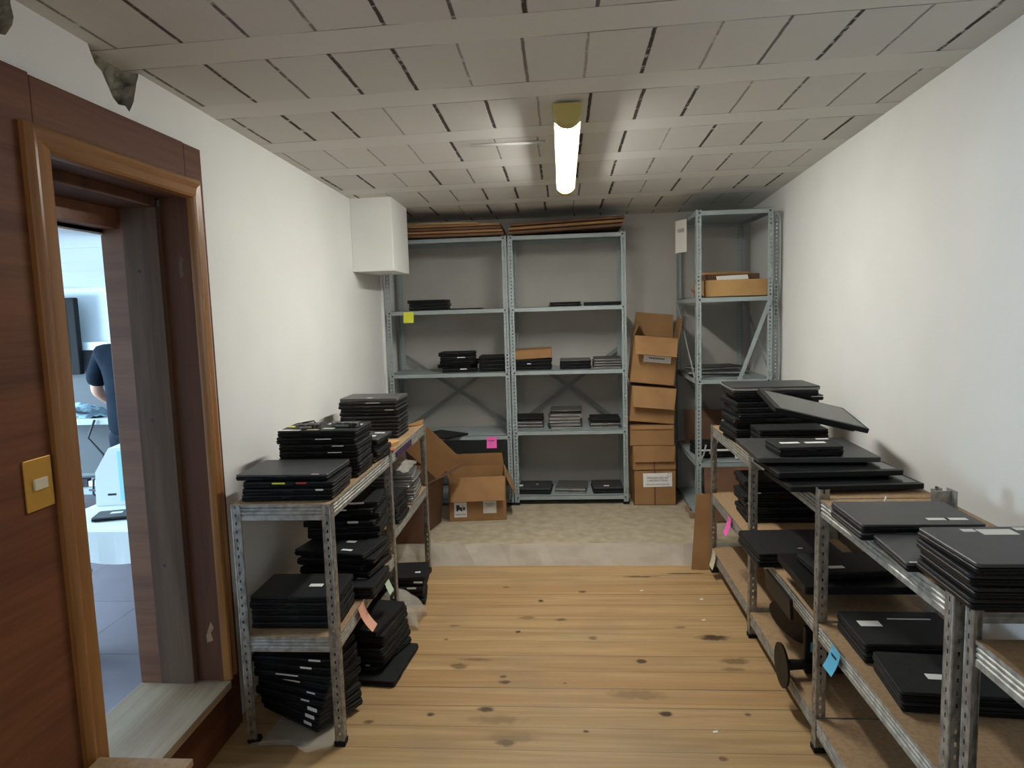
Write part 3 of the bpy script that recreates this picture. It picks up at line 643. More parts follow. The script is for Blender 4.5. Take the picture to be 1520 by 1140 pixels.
# left floor
def wrap_sheet(name, x0, x1, y0, y1, zf, label, seed, nx=26, ny=26, rz=0, amp=.02):
    rnd = random.Random(seed); ph = [rnd.uniform(0, 6) for _ in range(6)]; vv = []; ff = []; cx, cy = (x0+x1)/2, (y0+y1)/2
    for j in range(ny+1):
        for i in range(nx+1):
            u, v = i/nx, j/ny; x = x0+(x1-x0)*u-cx; y = y0+(y1-y0)*v-cy
            e = max(abs(u-.5), abs(v-.5))*2; rr = 1-.10*sin(9*u+ph[0])*sin(7*v+ph[1])*e
            x *= rr; y *= rr
            z = zf(u, v)+amp*.5*(1+sin(17*u+ph[2]+4*v)*sin(13*v+ph[3]))*e**2+rnd.uniform(0, .003)
            vv.append((cx+x*cos(rz)-y*sin(rz), cy+x*sin(rz)+y*cos(rz), z))
    for j in range(ny):
        for i in range(nx): a = j*(nx+1)+i; ff.append((a, a+1, a+nx+2, a+nx+1))
    return tag(MB().add(vv, ff).build(name, 'wrap', smooth=True, solid=.0015), label, 'bubble wrap')
wrap_sheet('bubble_wrap', -1.205, -.915, 2.345, 2.84, lambda u, v: .002+.075*max(0, (.17-v)/.17)**1.5*(1-.5*u), 'bubble wrap sheet under the floor laptops at the near left', 1, amp=.009)
wrap_sheet('bubble_wrap', -1.05, -.785, 3.40, 3.62, lambda u, v: .004+.17*sin(pi*u)**.6*sin(pi*v)**.6, 'bubble wrap bundle on floor beside left shelf middle leg', 2, nx=30, ny=24, amp=.03)
rnd = random.Random(11); zz = .023
for i in range(10):
    if i == 4: pass
    ang = -30+i*3.2+rnd.uniform(-2.5, 2.5)
    laptop((-1.075-.002*i+rnd.uniform(-.008, .008), 2.655+rnd.uniform(-.008, .008)+(.012 if i > 6 else 0), zz), RAD(ang), .345, .245, .030, 'black',
           f'black laptop, {"bottom" if i == 0 else "top" if i == 9 else ORD[i]+" lowest"} in fanned stack on floor under left shelf', 'fanned laptops on the floor under the left shelf',
           {0: [(.33, 'F', .045, .012), (.40, -.36, .04, .02)], 1: [(.35, 'F', .05, .014)], 2: [(.38, 'F', .05, .014)], 3: [(.25, 'F', .04, .006)], 4: [(.30, 'F', .04, .006)], 5: [(.0, 'F', .08, .005)], 6: [(-.05, 'F', .10, .005)], 7: [(.2, 'F', .05, .008)], 8: [(.3, 'F', .05, .008)]}.get(i, ()))
    zz += .0308
stack('stack sticking into the aisle beneath left shelf', -.935, 3.09, .031, 78, 7, .33, .235, .0285, jit=.014, rj=7, seed=12, tops=('black', 'black'), st={0: [(-.42, -.3, .03, .02), (-.42, .1, .03, .02)]})
laptop((-.885, 3.035, .001), RAD(84), .36, .26, .029, 'black', 'black laptop flat on floor sticking furthest into the aisle, left', None)
stack('floor stack below left shelf far bay', -.985, 3.80, .001, 6, 6, .335, .235, .028, jit=.016, rj=7, seed=13, st={5: [(.35, -.2, .03, .02)], 3: [(.3, 'F', .05, .01)], 4: [(.4, 'F', .05, .01)]})

# right shelf, top
zt = .915-.0025
zz = stack('big stack at far end of right top shelf', 1.105, 3.745, .9160, 0, 10, .43, .30, .0275, jit=.018, rj=4, seed=21, color='large black', st={8: [(.42, 'F', .06, .004)]})
laptop((1.09, 3.740, zz), RAD(-1), .44, .30, .022, 'silver', 'dark laptop with silver base crowning the big right stack', None)
def monitor(label, corners, th, group=None, stand=None, bezel=True, mat='black'):
    """flat monitor: outer corners A B C D of its upper face, thickness downwards"""
    A, B, C_, D_ = [Vector(c) for c in corners]; cen = (A+B+C_+D_)/4
    u = ((B-A)+(C_-D_)).normalized(); n = u.cross(((D_-A)+(C_-B)).normalized()).normalized(); v = n.cross(u)
    W = ((B-A).length+(C_-D_).length)/2; Dp = ((D_-A).length+(C_-B).length)/2
    t = bpy.data.objects.new('monitor', None); COL.objects.link(t); Tm = FR(cen-n*th, u, v); t.matrix_world = Tm
    tag(t, label, 'monitor', group)
    m = MB(); m.rprism(W, Dp, th*.35, th, .008, 3, b=.0015); m.build('bezel', mat, t)
    m = MB(); m.rprism(W*.86, Dp*.8, 0, th*.36, .02, 3, b=.003); m.build('back_cover', 'black', t)
    if bezel: MB().box(-W/2+.016, W/2-.016, -Dp/2+.024, Dp/2-.014, th, th+.0008).build('screen', 'screen', t)
    if stand: stand(t, W, Dp, th)
    return t
F3z = LT+.0305
monitor('black monitor lying flat, nearest of the monitors on right shelf', [(.80, 2.49, F3z), (1.285, 2.525, F3z), (1.275, 2.80, F3z), (.80, 2.78, F3z)], .0295, 'monitors lying on the right shelf')
monitor('black monitor lying flat between two others on right shelf', [(.78, 2.575, F3z+.0315), (1.24, 2.60, F3z+.0315), (1.25, 2.885, F3z+.0315), (.785, 2.865, F3z+.0315)], .030, 'monitors lying on the right shelf')
monitor('dusty black monitor lying flat before the big right stack', [(.73, 2.70, F3z+.0625), (1.17, 2.69, F3z+.0625), (1.26, 3.09, F3z+.0625), (.785, 3.11, F3z+.0625)], .030, 'monitors lying on the right shelf', bezel=False, mat='lid_grey')
zq = F3z+.0632
laptop((.955, 2.80, zq), RAD(2), .25, .18, .038, 'black', 'small black laptop with three white labels on the dusty monitor', None, [(-.22, .0, .075, .028), (.18, -.02, .08, .028), (.40, .36, .05, .02)])
stack('support stack under the dusty monitor, right shelf', 1.03, 3.13, LT, 2, 2, .34, .24, .0285, jit=.004, seed=22)
stack('low stack behind the dusty monitor, right shelf', 1.105, 3.452, .916, 0, 4, .33, .175, .0295, jit=.002, rj=.5, seed=31)
monitor('black monitor tilted against the big right stack', [(.935, 3.42, 1.262), (.945, 3.12, 1.19), (1.285, 2.95, 1.098), (1.32, 3.29, 1.12)], .032, bezel=True)
# near right laptops
stack('pair with two white labels on right top shelf', 1.02, 2.115, LT, 0, 2, .345, .245, .0245, 'dark', jit=.004, rj=1, seed=23, color='charcoal', st={1: [(.18, -.28, .06, .02), (.33, -.28, .06, .02)], 0: [(.3, 'F', .05, .008)]})
laptop((1.035, 1.86, LT+.0006), RAD(-4), .34, .235, .026, 'dark', 'charcoal laptop lying alone between the pair and nearest stack, right', None, [(-.42, -.46, .03, .008)])
stack('four-high stack nearest camera on right top shelf', 1.05, 1.60, LT+.0232, -1, 4, .375, .255, .0265, 'black', jit=.005, rj=1.2, seed=24, color='matt black', tops=('dark', 'charcoal'), st={3: [(-.22, .38, .03, .02), (-.06, .33, .08, .04), (.12, .42, .03, .02), (.22, .02, .16, .008)]})
# folded tray under it so the stack rests above the beam
tag(MB().box(.90, 1.22, 1.50, 1.72, LT+.0118, LT+.0228).build('laptop_tray', 'black', bevel=.004), 'black tray beneath the nearest right-hand laptop stack', 'tray')
t = thing('bracket', (1.255, 2.33, LT+.001), 0, 'small galvanised bracket by the right wall behind the monitors', 'bracket')
MB().box(-.045, .02, -.002, .002, 0, .055).box(.02, .024, -.03, .03, 0, .06).build('plate', 'galv', t)
tag(MB().tube([(.91, 2.285, LT+.026), (.96, 2.30, LT+.020), (1.02, 2.30, LT+.018), (1.055, 2.315, LT+.024), (1.065, 2.325, LT+.040)], .0035).build('cable', 'offwhite', smooth=True), 'short white cable behind the right shelf post', 'cable')
# right middle levels
stack('dark stack on far right middle shelf', 1.125, 3.72, .50, 2, 8, .36, .25, .0275, jit=.014, rj=4, seed=25, st={3: [(-.4, 'F', .05, .006)], 5: [(-.4, 'F', .05, .006)]})
stack('overhanging wide pair on central right middle shelf', 1.0, 3.115, .505, 1, 2, .36, .325, .032, jit=.004, seed=26, st={1: [(.05, -.3, .02, .01)]})
monitor('black monitor resting face up on central right middle shelf', [(.875, 2.52, .600), (1.28, 2.52, .600), (1.28, 2.86, .606), (.875, 2.86, .606)], .045, bezel=False)
laptop((1.08, 2.68, .607), RAD(4), .30, .21, .03, 'black', 'black laptop with white label on the central right middle shelf', None, [(-.2, -.25, .06, .025)])
MBp = monitor('black monitor hanging over the central right middle beam', [(.845, 2.60, .515), (.845, 2.925, .515), (.850, 2.925, .43), (.850, 2.60, .43)], .02, bezel=False)
stack('pair with paper label on near right middle shelf', 1.10, 2.265, .50, -2, 2, .33, .245, .033, jit=.004, seed=27, st={1: [(-.28, .1, .07, .04), (.15, .25, .14, .008)]})
stack('pair behind blue note on near right middle shelf', 1.095, 1.985, .50, -3, 2, .33, .235, .031, jit=.004, seed=28, st={1: [(-.1, -.1, .06, .03)]})
stack('dark stack on lower level of the nearest unit', 1.11, 1.30, .40, 0, 5, .32, .24, .03, jit=.004, rj=1.5, seed=29)
# monitors with round feet on the bottom shelf
def desk_monitor(label, loc, rot, r, pa=-.12, pb=.12, pt=.29):
    t = bpy.data.objects.new('desk_monitor', None); COL.objects.link(t); t.location = loc; t.rotation_euler = rot; tag(t, label, 'monitor')
    # local: base disc in plane z=0, neck up +z, panel at top
    m = MB(); m.cyl((0, 0, 0), (0, 0, .010), r, r*.96, 40); m.cyl((0, 0, .010), (0, 0, .016), r*.9, r*.5, 40); m.build('round_foot', 'black', t)
    MB().cyl((0, 0, .014), (0, .01, .13), .022, .018, 16).build('neck', 'black', t, smooth='auto')
    m = MB(); m.box(pa, pb, .012, .045, .10, pt); m.build('panel', 'black', t, bevel=.006)
    MB().box(-.09, -.05, .0105, .0118, .12, .132).build('badge', 'blue', t)
    return t
desk_monitor('upper fallen monitor showing its round foot under the right shelf', (.965, 2.93, .268), (0, RAD(64), RAD(34)), .115, -.05, .12, .20)
desk_monitor('lower fallen monitor, round foot poking into aisle, right bottom shelf', (.853, 2.72, .19), (RAD(0), RAD(90), RAD(0)), .088, -.15, .045)

# back rack contents
def row(desc, x, z, n, w_, h, style='black', color='black', seed=0, d_=.24, y=5.335, rz=0, jit=.006, rj=3, tops=None, st=None): return stack(desc, x, y, z, rz, n, w_, d_, h, style, jit, rj, seed, st, color, tops)
row('small pile on left bay upper shelf', -1.02, 1.665, 3, .29, .026, seed=41)
row('flat on the left bay upper shelf', -.735, 1.665, 1, .25, .008, seed=42)
row('jumbled stack on left bay second shelf', -.80, 1.185, 5, .27, .030, seed=43, jit=.022, rj=8, st={0: [(.1, 'F', .05, .008)], 3: [(.1, 'F', .06, .006)]})
row('even stack on left bay second shelf', -.53, 1.185, 4, .22, .029, seed=44, jit=.006)
row('poking over edge of left bay third shelf', -.93, .70, 1, .31, .014, seed=45, y=5.21, rz=-35)
row('leftish pair on right bay upper shelf', .03, 1.665, 2, .235, .016, seed=46, rz=-3)
row('rightmost on the right bay upper shelf', .31, 1.665, 1, .28, .026, seed=47)
z = row('stack under brown box on right bay', -.225, 1.19, 3, .28, .026, seed=48, st={1: [(-.1, 'F', .03, .007)]})
row('middle trio on right bay second shelf', .095, 1.19, 3, .235, .023, seed=49, jit=.004, rj=1, tops=('grey', 'brown-topped'))
row('striped silver stack on right bay second shelf', .335, 1.19, 4, .21, .019, 'silver', 'silver-edged', seed=50, jit=.008)
row('left pile on right bay third shelf', -.262, .73, 4, .21, .023, 'silver', 'silver-edged', seed=51, jit=.004, tops=('black', 'black'))
row('tall pale pile on right bay third shelf', .01, .73, 6, .24, .024, 'silverlid', 'pale-edged', seed=52, jit=.012, rj=4, tops=('grey', 'grey-lidded'))
row('right pile on right bay third shelf', .31, .73, 3, .23, .025, 'silver', 'silver-edged', seed=53, tops=('black', 'black'))
row('left pair on right bay bottom shelf', -.232, .225, 2, .255, .022, seed=54, rz=-2, tops=('dark', 'dark'), st={1: [(.05, .05, .02, .02), (-.44, -.1, .03, .05)]}, d_=.26)
row('middle pair on right bay bottom shelf', .05, .225, 2, .24, .02, 'silver', 'silver-edged', seed=55, rz=-7, tops=('silverlid', 'grey'), d_=.25, y=5.35)
row('right pair on right bay bottom shelf', .325, .225, 2, .235, .023, seed=56, tops=('dark', 'dark'), st={1: [(-.05, -.25, .04, .03)]}, d_=.25)
# corner rack contents
for i, (x, y, rz_, lab) in enumerate(((1.12, 5.05, 8, 'lowest'), (1.07, 5.02, -6, 'middle'), (1.10, 5.1, 14, 'topmost'))):
    laptop((x, y, 1.1405+i*.0215), RAD(rz_), .36, .25, .0205, 'silver', f'flat laptop on corner rack middle shelf, {lab} of three', 'laptops on the corner rack', [(-.2, -.3, .10, .05)] if i == 0 else ())
stack('stack on lower shelf of the corner rack', 1.12, 5.04, .56, 3, 3, .36, .26, .028, jit=.01, seed=60)
t = thing('white_frame', (1.02, 4.855, .569), RAD(0), 'white metal laptop frame on lower shelf of corner rack', 'frame')
MB().box(-.06, .20, -.012, .0, .055, .066).build('bar', 'white', t); MB().tube([(-.06, -.005, 0), (-.045, -.005, .03), (-.03, -.005, .10)], .006).build('arm', 'white', t); MB().box(.17, .185, -.012, 0, 0, .056).build('leg', 'white', t)

# ------------------------------------------------------------------ cartons
def carton(label, loc, rz, w_, d_, h, flaps, mat='card', rot=None, closed=False, flat=.45, name='cardboard_box', seam=True, dims=None):
    """flaps: dict side -> angle from vertical (0 = straight up, 90 = folded outward level, 150 = hanging outside)"""
    t = thing(name, loc, rz, label, 'box', rot=rot); th = .004
    m = MB(); m.box(-w_/2, w_/2, -d_/2, d_/2, 0, th)
    m.box(-w_/2, w_/2, -d_/2, -d_/2+th, 0, h); m.box(-w_/2, w_/2, d_/2-th, d_/2, 0, h); m.box(-w_/2, -w_/2+th, -d_/2, d_/2, 0, h); m.box(w_/2-th, w_/2, -d_/2, d_/2, 0, h)
    if closed: m.box(-w_/2, w_/2, -d_/2, d_/2, h-th, h)
    m.build('body', mat, t)
    if seam: MB().box(-.006, .006, -d_/2-.0008, -d_/2, h*.45 if not closed else 0, h).build('tape_seam', 'card_dark', t)
    for sd, (ang, ln) in flaps.items():
        a = RAD(ang); g = .004
        if sd in 'FB':
            s = -1 if sd == 'F' else 1; u = (1, 0, 0); hd = (0, s*sin(a), cos(a)); p0 = (-w_/2+g, s*d_/2, h); L_ = w_-2*g
        else:
            s = -1 if sd == 'L' else 1; u = (0, 1, 0); hd = (s*sin(a), 0, cos(a)); p0 = (s*w_/2, -d_/2+g, h); L_ = d_-2*g
        u = Vector(u); hd = Vector(hd); p0 = Vector(p0)+Vector((0, s*.0025, 0)) if sd in 'FB' else Vector(p0)+Vector((s*.0025, 0, 0))
        MB().slab([p0, p0+u*L_, p0+u*(L_-.012)+hd*ln, p0+u*.012+hd*ln], .003).build('flap', mat, t)
    return t
def paper(par, name, mat, T, w_, h_, label=None):
    o = MB().box(-w_/2, w_/2, -h_/2, h_/2, 0, .0006).build(name, mat, par); o.data.transform(T)
    if label: o['label'] = label
    return o
# big box in front of the left bay
b = carton('open cardboard box with white handling sticker on the concrete step, left', (-.648, 4.965, PZ), RAD(6), .41, .36, .32,
           {'F': (163, .17), 'B': (-8, .10), 'L': (4, .10), 'R': (155, .16)}, seam=False)
Ff = FR((0, -.1805, 0), (1, 0, 0), (0, 0, 1))
s1 = paper(b, 'handling_sticker', 'white', Ff @ Matrix.Translation((-.125, .085, .0)), .09, .11, 'white handling sticker')
m = MB(); TT = Ff @ Matrix.Translation((-.125, .10, .0008)); m.T = TT
m.box(-.03, -.006, -.015, .02, 0, .0005); m.box(-.006, .012, -.015, .004, 0, .0005); m.box(.016, .019, -.02, .024, 0, .0005); m.box(.016, .032, -.02, -.016, 0, .0005)
m.box(.02, .034, -.014, .004, 0, .0005); m.cyl((-.022, -.018, 0), (-.022, -.018, .0006), .008); m.cyl((.006, -.018, 0), (.006, -.018, .0006), .008)
m.build('printed_mark', 'ink', s1)
text_mesh('printed_text', 'URGASA', .020, 'ink', s1, Ff @ Matrix.Translation((-.125, .050, .0008)))
s2 = paper(b, 'address_sticker', 'offwhite', Ff @ Matrix.Translation((.085, .10, 0)), .095, .095, 'off-white address sticker')
m = MB(); m.T = Ff @ Matrix.Translation((.085, .10, .0008))
for i, (a_, b_) in enumerate(((-.035, .036), (-.025, .038), (-.018, .02))): m.box(a_, b_, .022-.009*i, .0245-.009*i, 0, .0004)
m.build('printed_lines', 'ink', s2)
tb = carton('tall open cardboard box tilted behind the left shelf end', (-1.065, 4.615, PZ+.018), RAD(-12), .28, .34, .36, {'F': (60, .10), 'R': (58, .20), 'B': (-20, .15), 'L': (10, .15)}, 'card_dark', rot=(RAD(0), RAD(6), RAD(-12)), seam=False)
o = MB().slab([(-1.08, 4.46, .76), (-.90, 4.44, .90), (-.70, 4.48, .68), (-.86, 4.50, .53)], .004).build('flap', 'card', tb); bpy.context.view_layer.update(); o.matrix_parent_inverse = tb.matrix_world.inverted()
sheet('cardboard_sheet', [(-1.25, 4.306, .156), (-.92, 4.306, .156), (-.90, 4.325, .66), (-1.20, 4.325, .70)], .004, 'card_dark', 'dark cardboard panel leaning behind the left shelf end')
# box column
YS = 5.33
carton('bottom box of the cardboard column between the racks, with printed sign', (.672, YS, PZ), RAD(0), .315, .38, .27, {}, closed=True)
b = bpy.data.objects[[o.name for o in bpy.data.objects if o.get('label', '').startswith('bottom box of the cardboard')][0]]
Fb = FR((0, -.1912, 0), (1, 0, 0), (0, 0, 1))
s = paper(b, 'printed_sign', 'white', Fb @ Matrix.Translation((.02, .195, 0)) @ Matrix.Rotation(RAD(1), 4, 'Z'), .215, .105, 'white paper sign')
text_mesh('printed_text', 'PENDIENTES EN\nLABORATORIO', .022, 'ink', s, Fb @ Matrix.Translation((.02, .20, .0008)))
m = MB(); m.tube([Fb @ Vector((-.065+.17*i/40, .160+.006*sin(i*1.9)*(1+.3*sin(i*.7)), .001)) for i in range(41)], .0012, 4); m.build('handwriting', 'ink', s)
m = MB(); m.tube([Fb @ Vector((.105+.014*cos(a/10*2*pi), .232+.012*sin(a/10*2*pi), .0012)) for a in range(11)], .002, 5); m.build('pink_mark', 'pink_mark', s)
carton('second box from bottom of cardboard column, front flap hanging', (.665, YS, PZ+.271), RAD(1), .32, .38, .185, {'F': (172, .12)}, closed=True)
carton('narrow middle box of cardboard column between the racks', (.66, YS, PZ+.457), RAD(-2), .325, .38, .155, {'F': (170, .03)}, closed=True, seam=False)
t = carton('upper middle box of cardboard column, long drooping flap', (.662, YS+.01, PZ+.613), 0, .33, .38, .265, {'F': (158, .16)}, closed=True, rot=(0, RAD(5), RAD(-3)), seam=False)
t.location.z += .017
t = carton('top open box of cardboard column, back flap up, label in front', (.668, YS+.02, PZ+.912), 0, .325, .38, .35, {'F': (140, .17), 'B': (5, .17), 'R': (3, .15), 'L': (-20, .10)}, closed=False, rot=(0, RAD(6), RAD(-3)))
t.location.z += .008
Ft = FR((0, -.1912, 0), (1, 0, 0), (0, 0, 1))
s = paper(t, 'shipping_label', 'white', Ft @ Matrix.Translation((.02, .185, 0)), .20, .05, 'white shipping label'); m = MB(); m.T = Ft @ Matrix.Translation((.02, .19, .0008))
for i in range(9): m.box(-.06+i*.013, -.051+i*.013, -.004, .006, 0, .0004)
m.build('printed_text', 'ink', s)
# leaning panel by the right shelf
sheet('cardboard_sheet', [(.775, 4.235, .004), (.895, 4.235, .004), (.90, 4.288, .47), (.815, 4.288, .47)], .004, 'card', 'tall narrow cardboard piece leaning at the right shelf far leg')
sheet('cardboard_sheet', [(1.31, 3.30, .14), (1.31, 4.25, .14), (1.335, 4.25, .48), (1.335, 3.30, .48)], .004, 'card', 'brown cardboard panel behind the far right lower shelf')
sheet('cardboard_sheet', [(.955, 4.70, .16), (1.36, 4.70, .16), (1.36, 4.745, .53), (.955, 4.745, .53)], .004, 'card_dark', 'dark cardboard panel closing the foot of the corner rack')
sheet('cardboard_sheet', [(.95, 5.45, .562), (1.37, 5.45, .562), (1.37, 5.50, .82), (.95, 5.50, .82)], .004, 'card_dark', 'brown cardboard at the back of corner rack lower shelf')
for i, (y, lab) in enumerate(((4.80, 'near'), (4.95, 'far'))): tag(MB().box(.87, .899, y, y+.05, PZ, PZ+.04).build('wood_block', 'salmon' if i == 5 else 'sill'), f'small wooden block under the corner rack left side, {lab} one', 'wood block')
# tray box on the corner rack
t = carton('open tan cardboard tray on the corner rack upper shelf', (1.185, 5.02, 1.6955), RAD(0), .42, .40, .115, {'B': (4, .07)}, 'card_light', seam=False)
s = sheet('label_tape', [(1.06, 4.832, 1.806), (1.27, 4.832, 1.812), (1.27, 4.860, 1.842), (1.06, 4.860, 1.836)], .0015, 'offwhite', 'white printed label strip across the tan tray top', 'label')
m = MB(); [m.box(1.08+i*.016, 1.09+i*.016, 4.838, 4.852, 1.8255, 1.8262) for i in range(10)]
carton('flat brown box inside the tan tray on corner rack', (1.17, 5.04, 1.7005), RAD(2), .36, .33, .15, {}, 'card_dark', closed=True, seam=False)
sheet('cardboard_scrap', [(.915, 4.81, 1.70), (.966, 4.81, 1.70), (.966, 5.0, 1.735), (.915, 5.02, 1.76)], .003, 'card', 'torn cardboard flap left of tray on the corner rack')
# brown carton on right bay
carton('small brown carton on laptops, right bay second shelf', (-.225, 5.33, 1.19+.0865), RAD(2), .28, .22, .072, {}, 'card', closed=True, seam=False, rot=(0, RAD(-2), RAD(2)))
# flattened cardboard on the top
rnd = random.Random(9)
for i in range(4):
    tag(MB().box(-1.33+.02*i, -.41-.01*i, 5.12+.01*i, 5.58, 2.2015+i*.024, 2.2195+i*.024).build('flattened_cardboard', 'card_dark' if i % 2 == 0 else 'card', bevel=.004), f'flattened brown cardboard on the left bay top, {["lowest","second lowest","third lowest","topmost"][i]} layer', 'cardboard', 'flattened cardboard on the rack top')
tag(MB().tube([(-1.22, 5.13, 2.298), (-.95, 5.12, 2.300), (-.6, 5.12, 2.293)], .006).build('cardboard_roll', 'card_light', smooth=True), 'thin pale roll lying on cardboard above left bay', 'roll')
for i in range(3):
    o = tag(MB().box(-.385, .45, -.22, .22, 0, .02).build('flattened_cardboard', 'card_dark' if i != 1 else 'card', bevel=.005), f'flattened brown cardboard on the right bay top, {["lowest","middle","topmost"][i]} layer', 'cardboard', 'flattened cardboard on the rack top')
    o.location = (-.0+.01*i, 5.34, 2.215+i*.028); o.rotation_euler = (0, RAD(-2.0), 0)

# ------------------------------------------------------------------ sticky notes and papers
def note(label, T, w_, h_, mat, curl=.012, mark=None):
    nx, ny = 3, 6; vv = []; ff = []
    for j in range(ny+1):
        for i in range(nx+1): vv.append(T @ Vector((-w_/2+w_*i/nx, -h_*j/ny, .001+curl*(j/ny)**2)))
    for j in range(ny):
        for i in range(nx): a = j*(nx+1)+i; ff.append((a, a+1, a+nx+2, a+nx+1))
    t = bpy.data.objects.new('sticky_note', None); COL.objects.link(t); tag(t, label, 'sticky note'); org = T.translation.copy(); t.location = org
    m = MB(); m.T = Matrix.Translation(-org); m.add(vv, ff); m.build('paper', mat, t, solid=.0005)
    if mark:
        m = MB(); m.T = Matrix.Translation(-org) @ T; m.tube([(-w_*.3+w_*.6*i/16, -h_*.32+h_*.07*sin(i*2.1), .0025+curl*.12) for i in range(17)], .0011, 4); m.build('handwriting', 'ink', t)
    return t
note('yellow sticky note on left bay upper shelf edge', FR((-1.155, YR-.002, 1.655), (1, 0, 0), (0, 0, 1)), .077, .080, 'yellow')
note('bright pink sticky note on left bay third shelf edge', FR((-.555, YR-.002, .690), (1, 0, 0), (0, 0, 1)), .076, .085, 'pink', mark=1)
note('pink sticky note hanging from the far right middle shelf', FR((.886, 3.72, .497), (0, -1, 0), (.0, .12, 1)), .075, .095, 'pink', .03)
note('blue sticky note hanging on the near right middle beam', FR((.884, 2.25, .497), (0, -1, 0), (.0, -.25, 1)), .075, .09, 'blue', .02, mark=1)
note('salmon paper note hanging on the near left middle beam', FR((-.861, 2.70, .450), (0, 1, 0), (.0, -.35, 1)), .075, .13, 'salmon', .045)
note('pale green note curling on left middle beam by the post', FR((-.861, 3.09, .447), (0, 1, 0), (.0, 0, 1)), .07, .11, 'mint', .03)
note('cream paper scrap stuck at far right bottom shelf', FR((.886, 4.10, .165), (0, -1, 0), (.0, 0, 1)), .09, .10, 'cream', .02)
note('long white note taped on the corner rack top left side', FR((.868, 5.12, 2.255), (.42, -.91, 0), (0, 0, 1)), .14, .23, 'offwhite', .0, mark=1)
for i, (x, y, lab) in enumerate(((.74, 3.78, 'far'), (.70, 3.52, 'middle'), (.55, 2.55, 'near'), (.42, 3.9, 'leftmost'))):
    tag(MB().slab([(x, y, .0008), (x+.02, y+.004, .0015), (x+.016, y+.016, .003), (x-.002, y+.012, .001)], .0008).build('paper_scrap', 'offwhite'), f'tiny white paper scrap on the wooden floor, {lab} one', 'scrap')

# ------------------------------------------------------------------ next room contents
t = thing('television', (-4.6, 5.93, 1.53), 0, 'black flat screen on the far wall of next room', 'television')
MB().box(-.26, .26, -.03, .03, -.345, .345).build('frame', 'foot', t, bevel=.01); MB().box(-.21, .185, -.032, -.030, -.235, .30).build('screen', 'foot', t)
MB().tube([(.03, -.035, .20), (.08, -.036, .12), (.06, -.036, .03), (-.03, -.036, -.05)], .006).build('cable', 'white', t); MB().box(-.03, .03, .03, .10, -.05, .05).build('mount', 'foot', t)  # white curl is a reflection on the screen, drawn as a tube
t = thing('workbench', (-3.7, 5.38, 0), 0, 'blue-grey steel workbench under screen in next room', 'workbench')
for x in (-.75, -.22, .85):
    for y in (-.26, .24): o = bpy.data.objects.new('leg', post_mesh(1, 1, .90, 'rack')); COL.objects.link(o); o.parent = t; o.location = (x, y, 0)
for z in (.90, .34): MB().box(-.8, .9, -.28, .28, z-.05, z).build('shelf', 'rack', t)
MB().box(-.8, .9, .25, .28, .34, .9).build('back_or_shade_panel', 'grey_panel', t)
t = thing('fabric_heap', (-3.92, 5.25, .903), 0, 'pale blue heap of cloth and wires on next room workbench', 'heap')
rnd = random.Random(4); vv = []; ff = []
for j in range(9):
    for i in range(17):
        u, v = i/16-.5, j/8-.5; vv.append((u*.55, v*.3, max(0, .09*(1-(2*u)**2)*(1-(2*v)**2)+rnd.uniform(-.012, .02))))
for j in range(8):
    for i in range(16): a = j*17+i; ff.append((a, a+1, a+18, a+17))
MB().add(vv, ff).build('cloth', 'bluegrey', t, solid=.002); MB().tube([(-.2, -.1, .06), (-.12, -.13, .03), (-.02, -.1, .08), (.08, -.13, .05), (.16, -.1, .03)], .008).build('wire', 'ink', t)
t = thing('power_strip', (-3.72, 5.18, .343), RAD(5), 'white power strip with plugs on lower workbench shelf', 'power strip')
MB().box(-.09, .09, -.03, .03, 0, .045).build('body', 'white', t, bevel=.004)
for x in (-.16, -.12): MB().box(x-.02, x+.02, -.025, .03, 0, .06).build('plug', 'ink', t)
tag(MB().tube([(-3.66, 5.08, .89), (-3.72, 5.07, .75), (-3.60, 5.06, .62), (-3.58, 5.05, .48), (-3.70, 5.06, .42), (-3.72, 5.07, .30), (-3.6, 5.08, .2), (-3.66, 5.09, .02)], .009).build('cable', 'ink', smooth=True), 'black cable hanging down in front of the workbench', 'cable')
tag(MB().tube([(-3.95, 5.03, .42), (-3.8, 5.01, .45), (-3.62, 5.0, .46), (-3.52, 5.01, .40), (-3.60, 5.02, .34), (-3.72, 5.03, .345)], .008).build('cable', 'ink', smooth=True), 'looped black cable by the workbench lower shelf', 'cable')
# table with cloth
t = thing('table', (-2.02, 3.3, 0), 0, 'white-covered table just beyond the doorway', 'table')
MB().box(-.31, .28, -.50, .58, .715, .742).build('tabletop', 'leg_wood', t)
for x, y in ((-.27, -.46), (.25, -.46), (.25, .54)): MB().cyl((x, y, 0), (x, y, .715), .02, .024).build('leg', 'foot', t)
MB().tube([(-.18, .50, .012), (-.22, .46, .05), (-.14, .44, .14), (-.10, .46, .35), (-.12, .46, .715)], [.03, .035, .028, .035, .03], 10).build('leg', 'leg_wood', t, smooth=True)
m = MB(); per = []; x0, x1, y0, y1 = -.325, .295, -.525, .60
def rim(n_=26):
    P = []
    for i in range(n_): P.append((x0+(x1-x0)*i/n_, y0))
    for i in range(n_): P.append((x1, y0+(y1-y0)*i/n_))
    for i in range(n_): P.append((x1-(x1-x0)*i/n_, y1))
    for i in range(n_): P.append((x0, y1-(y1-y0)*i/n_))
    return P
P = rim(); n = len(P); vv = [(x*.97, y*.97, .747) for x, y in P]+[(x, y, .742) for x, y in P]
for lv, zz in ((1, .68), (2, .60)): vv += [(x*(1+.006*lv*sin(i*.9)), y*(1+.004*lv*sin(i*1.1)), zz+.005*sin(i*.7)*(lv-1)) for i, (x, y) in enumerate(P)]
ff = [tuple(range(n))]
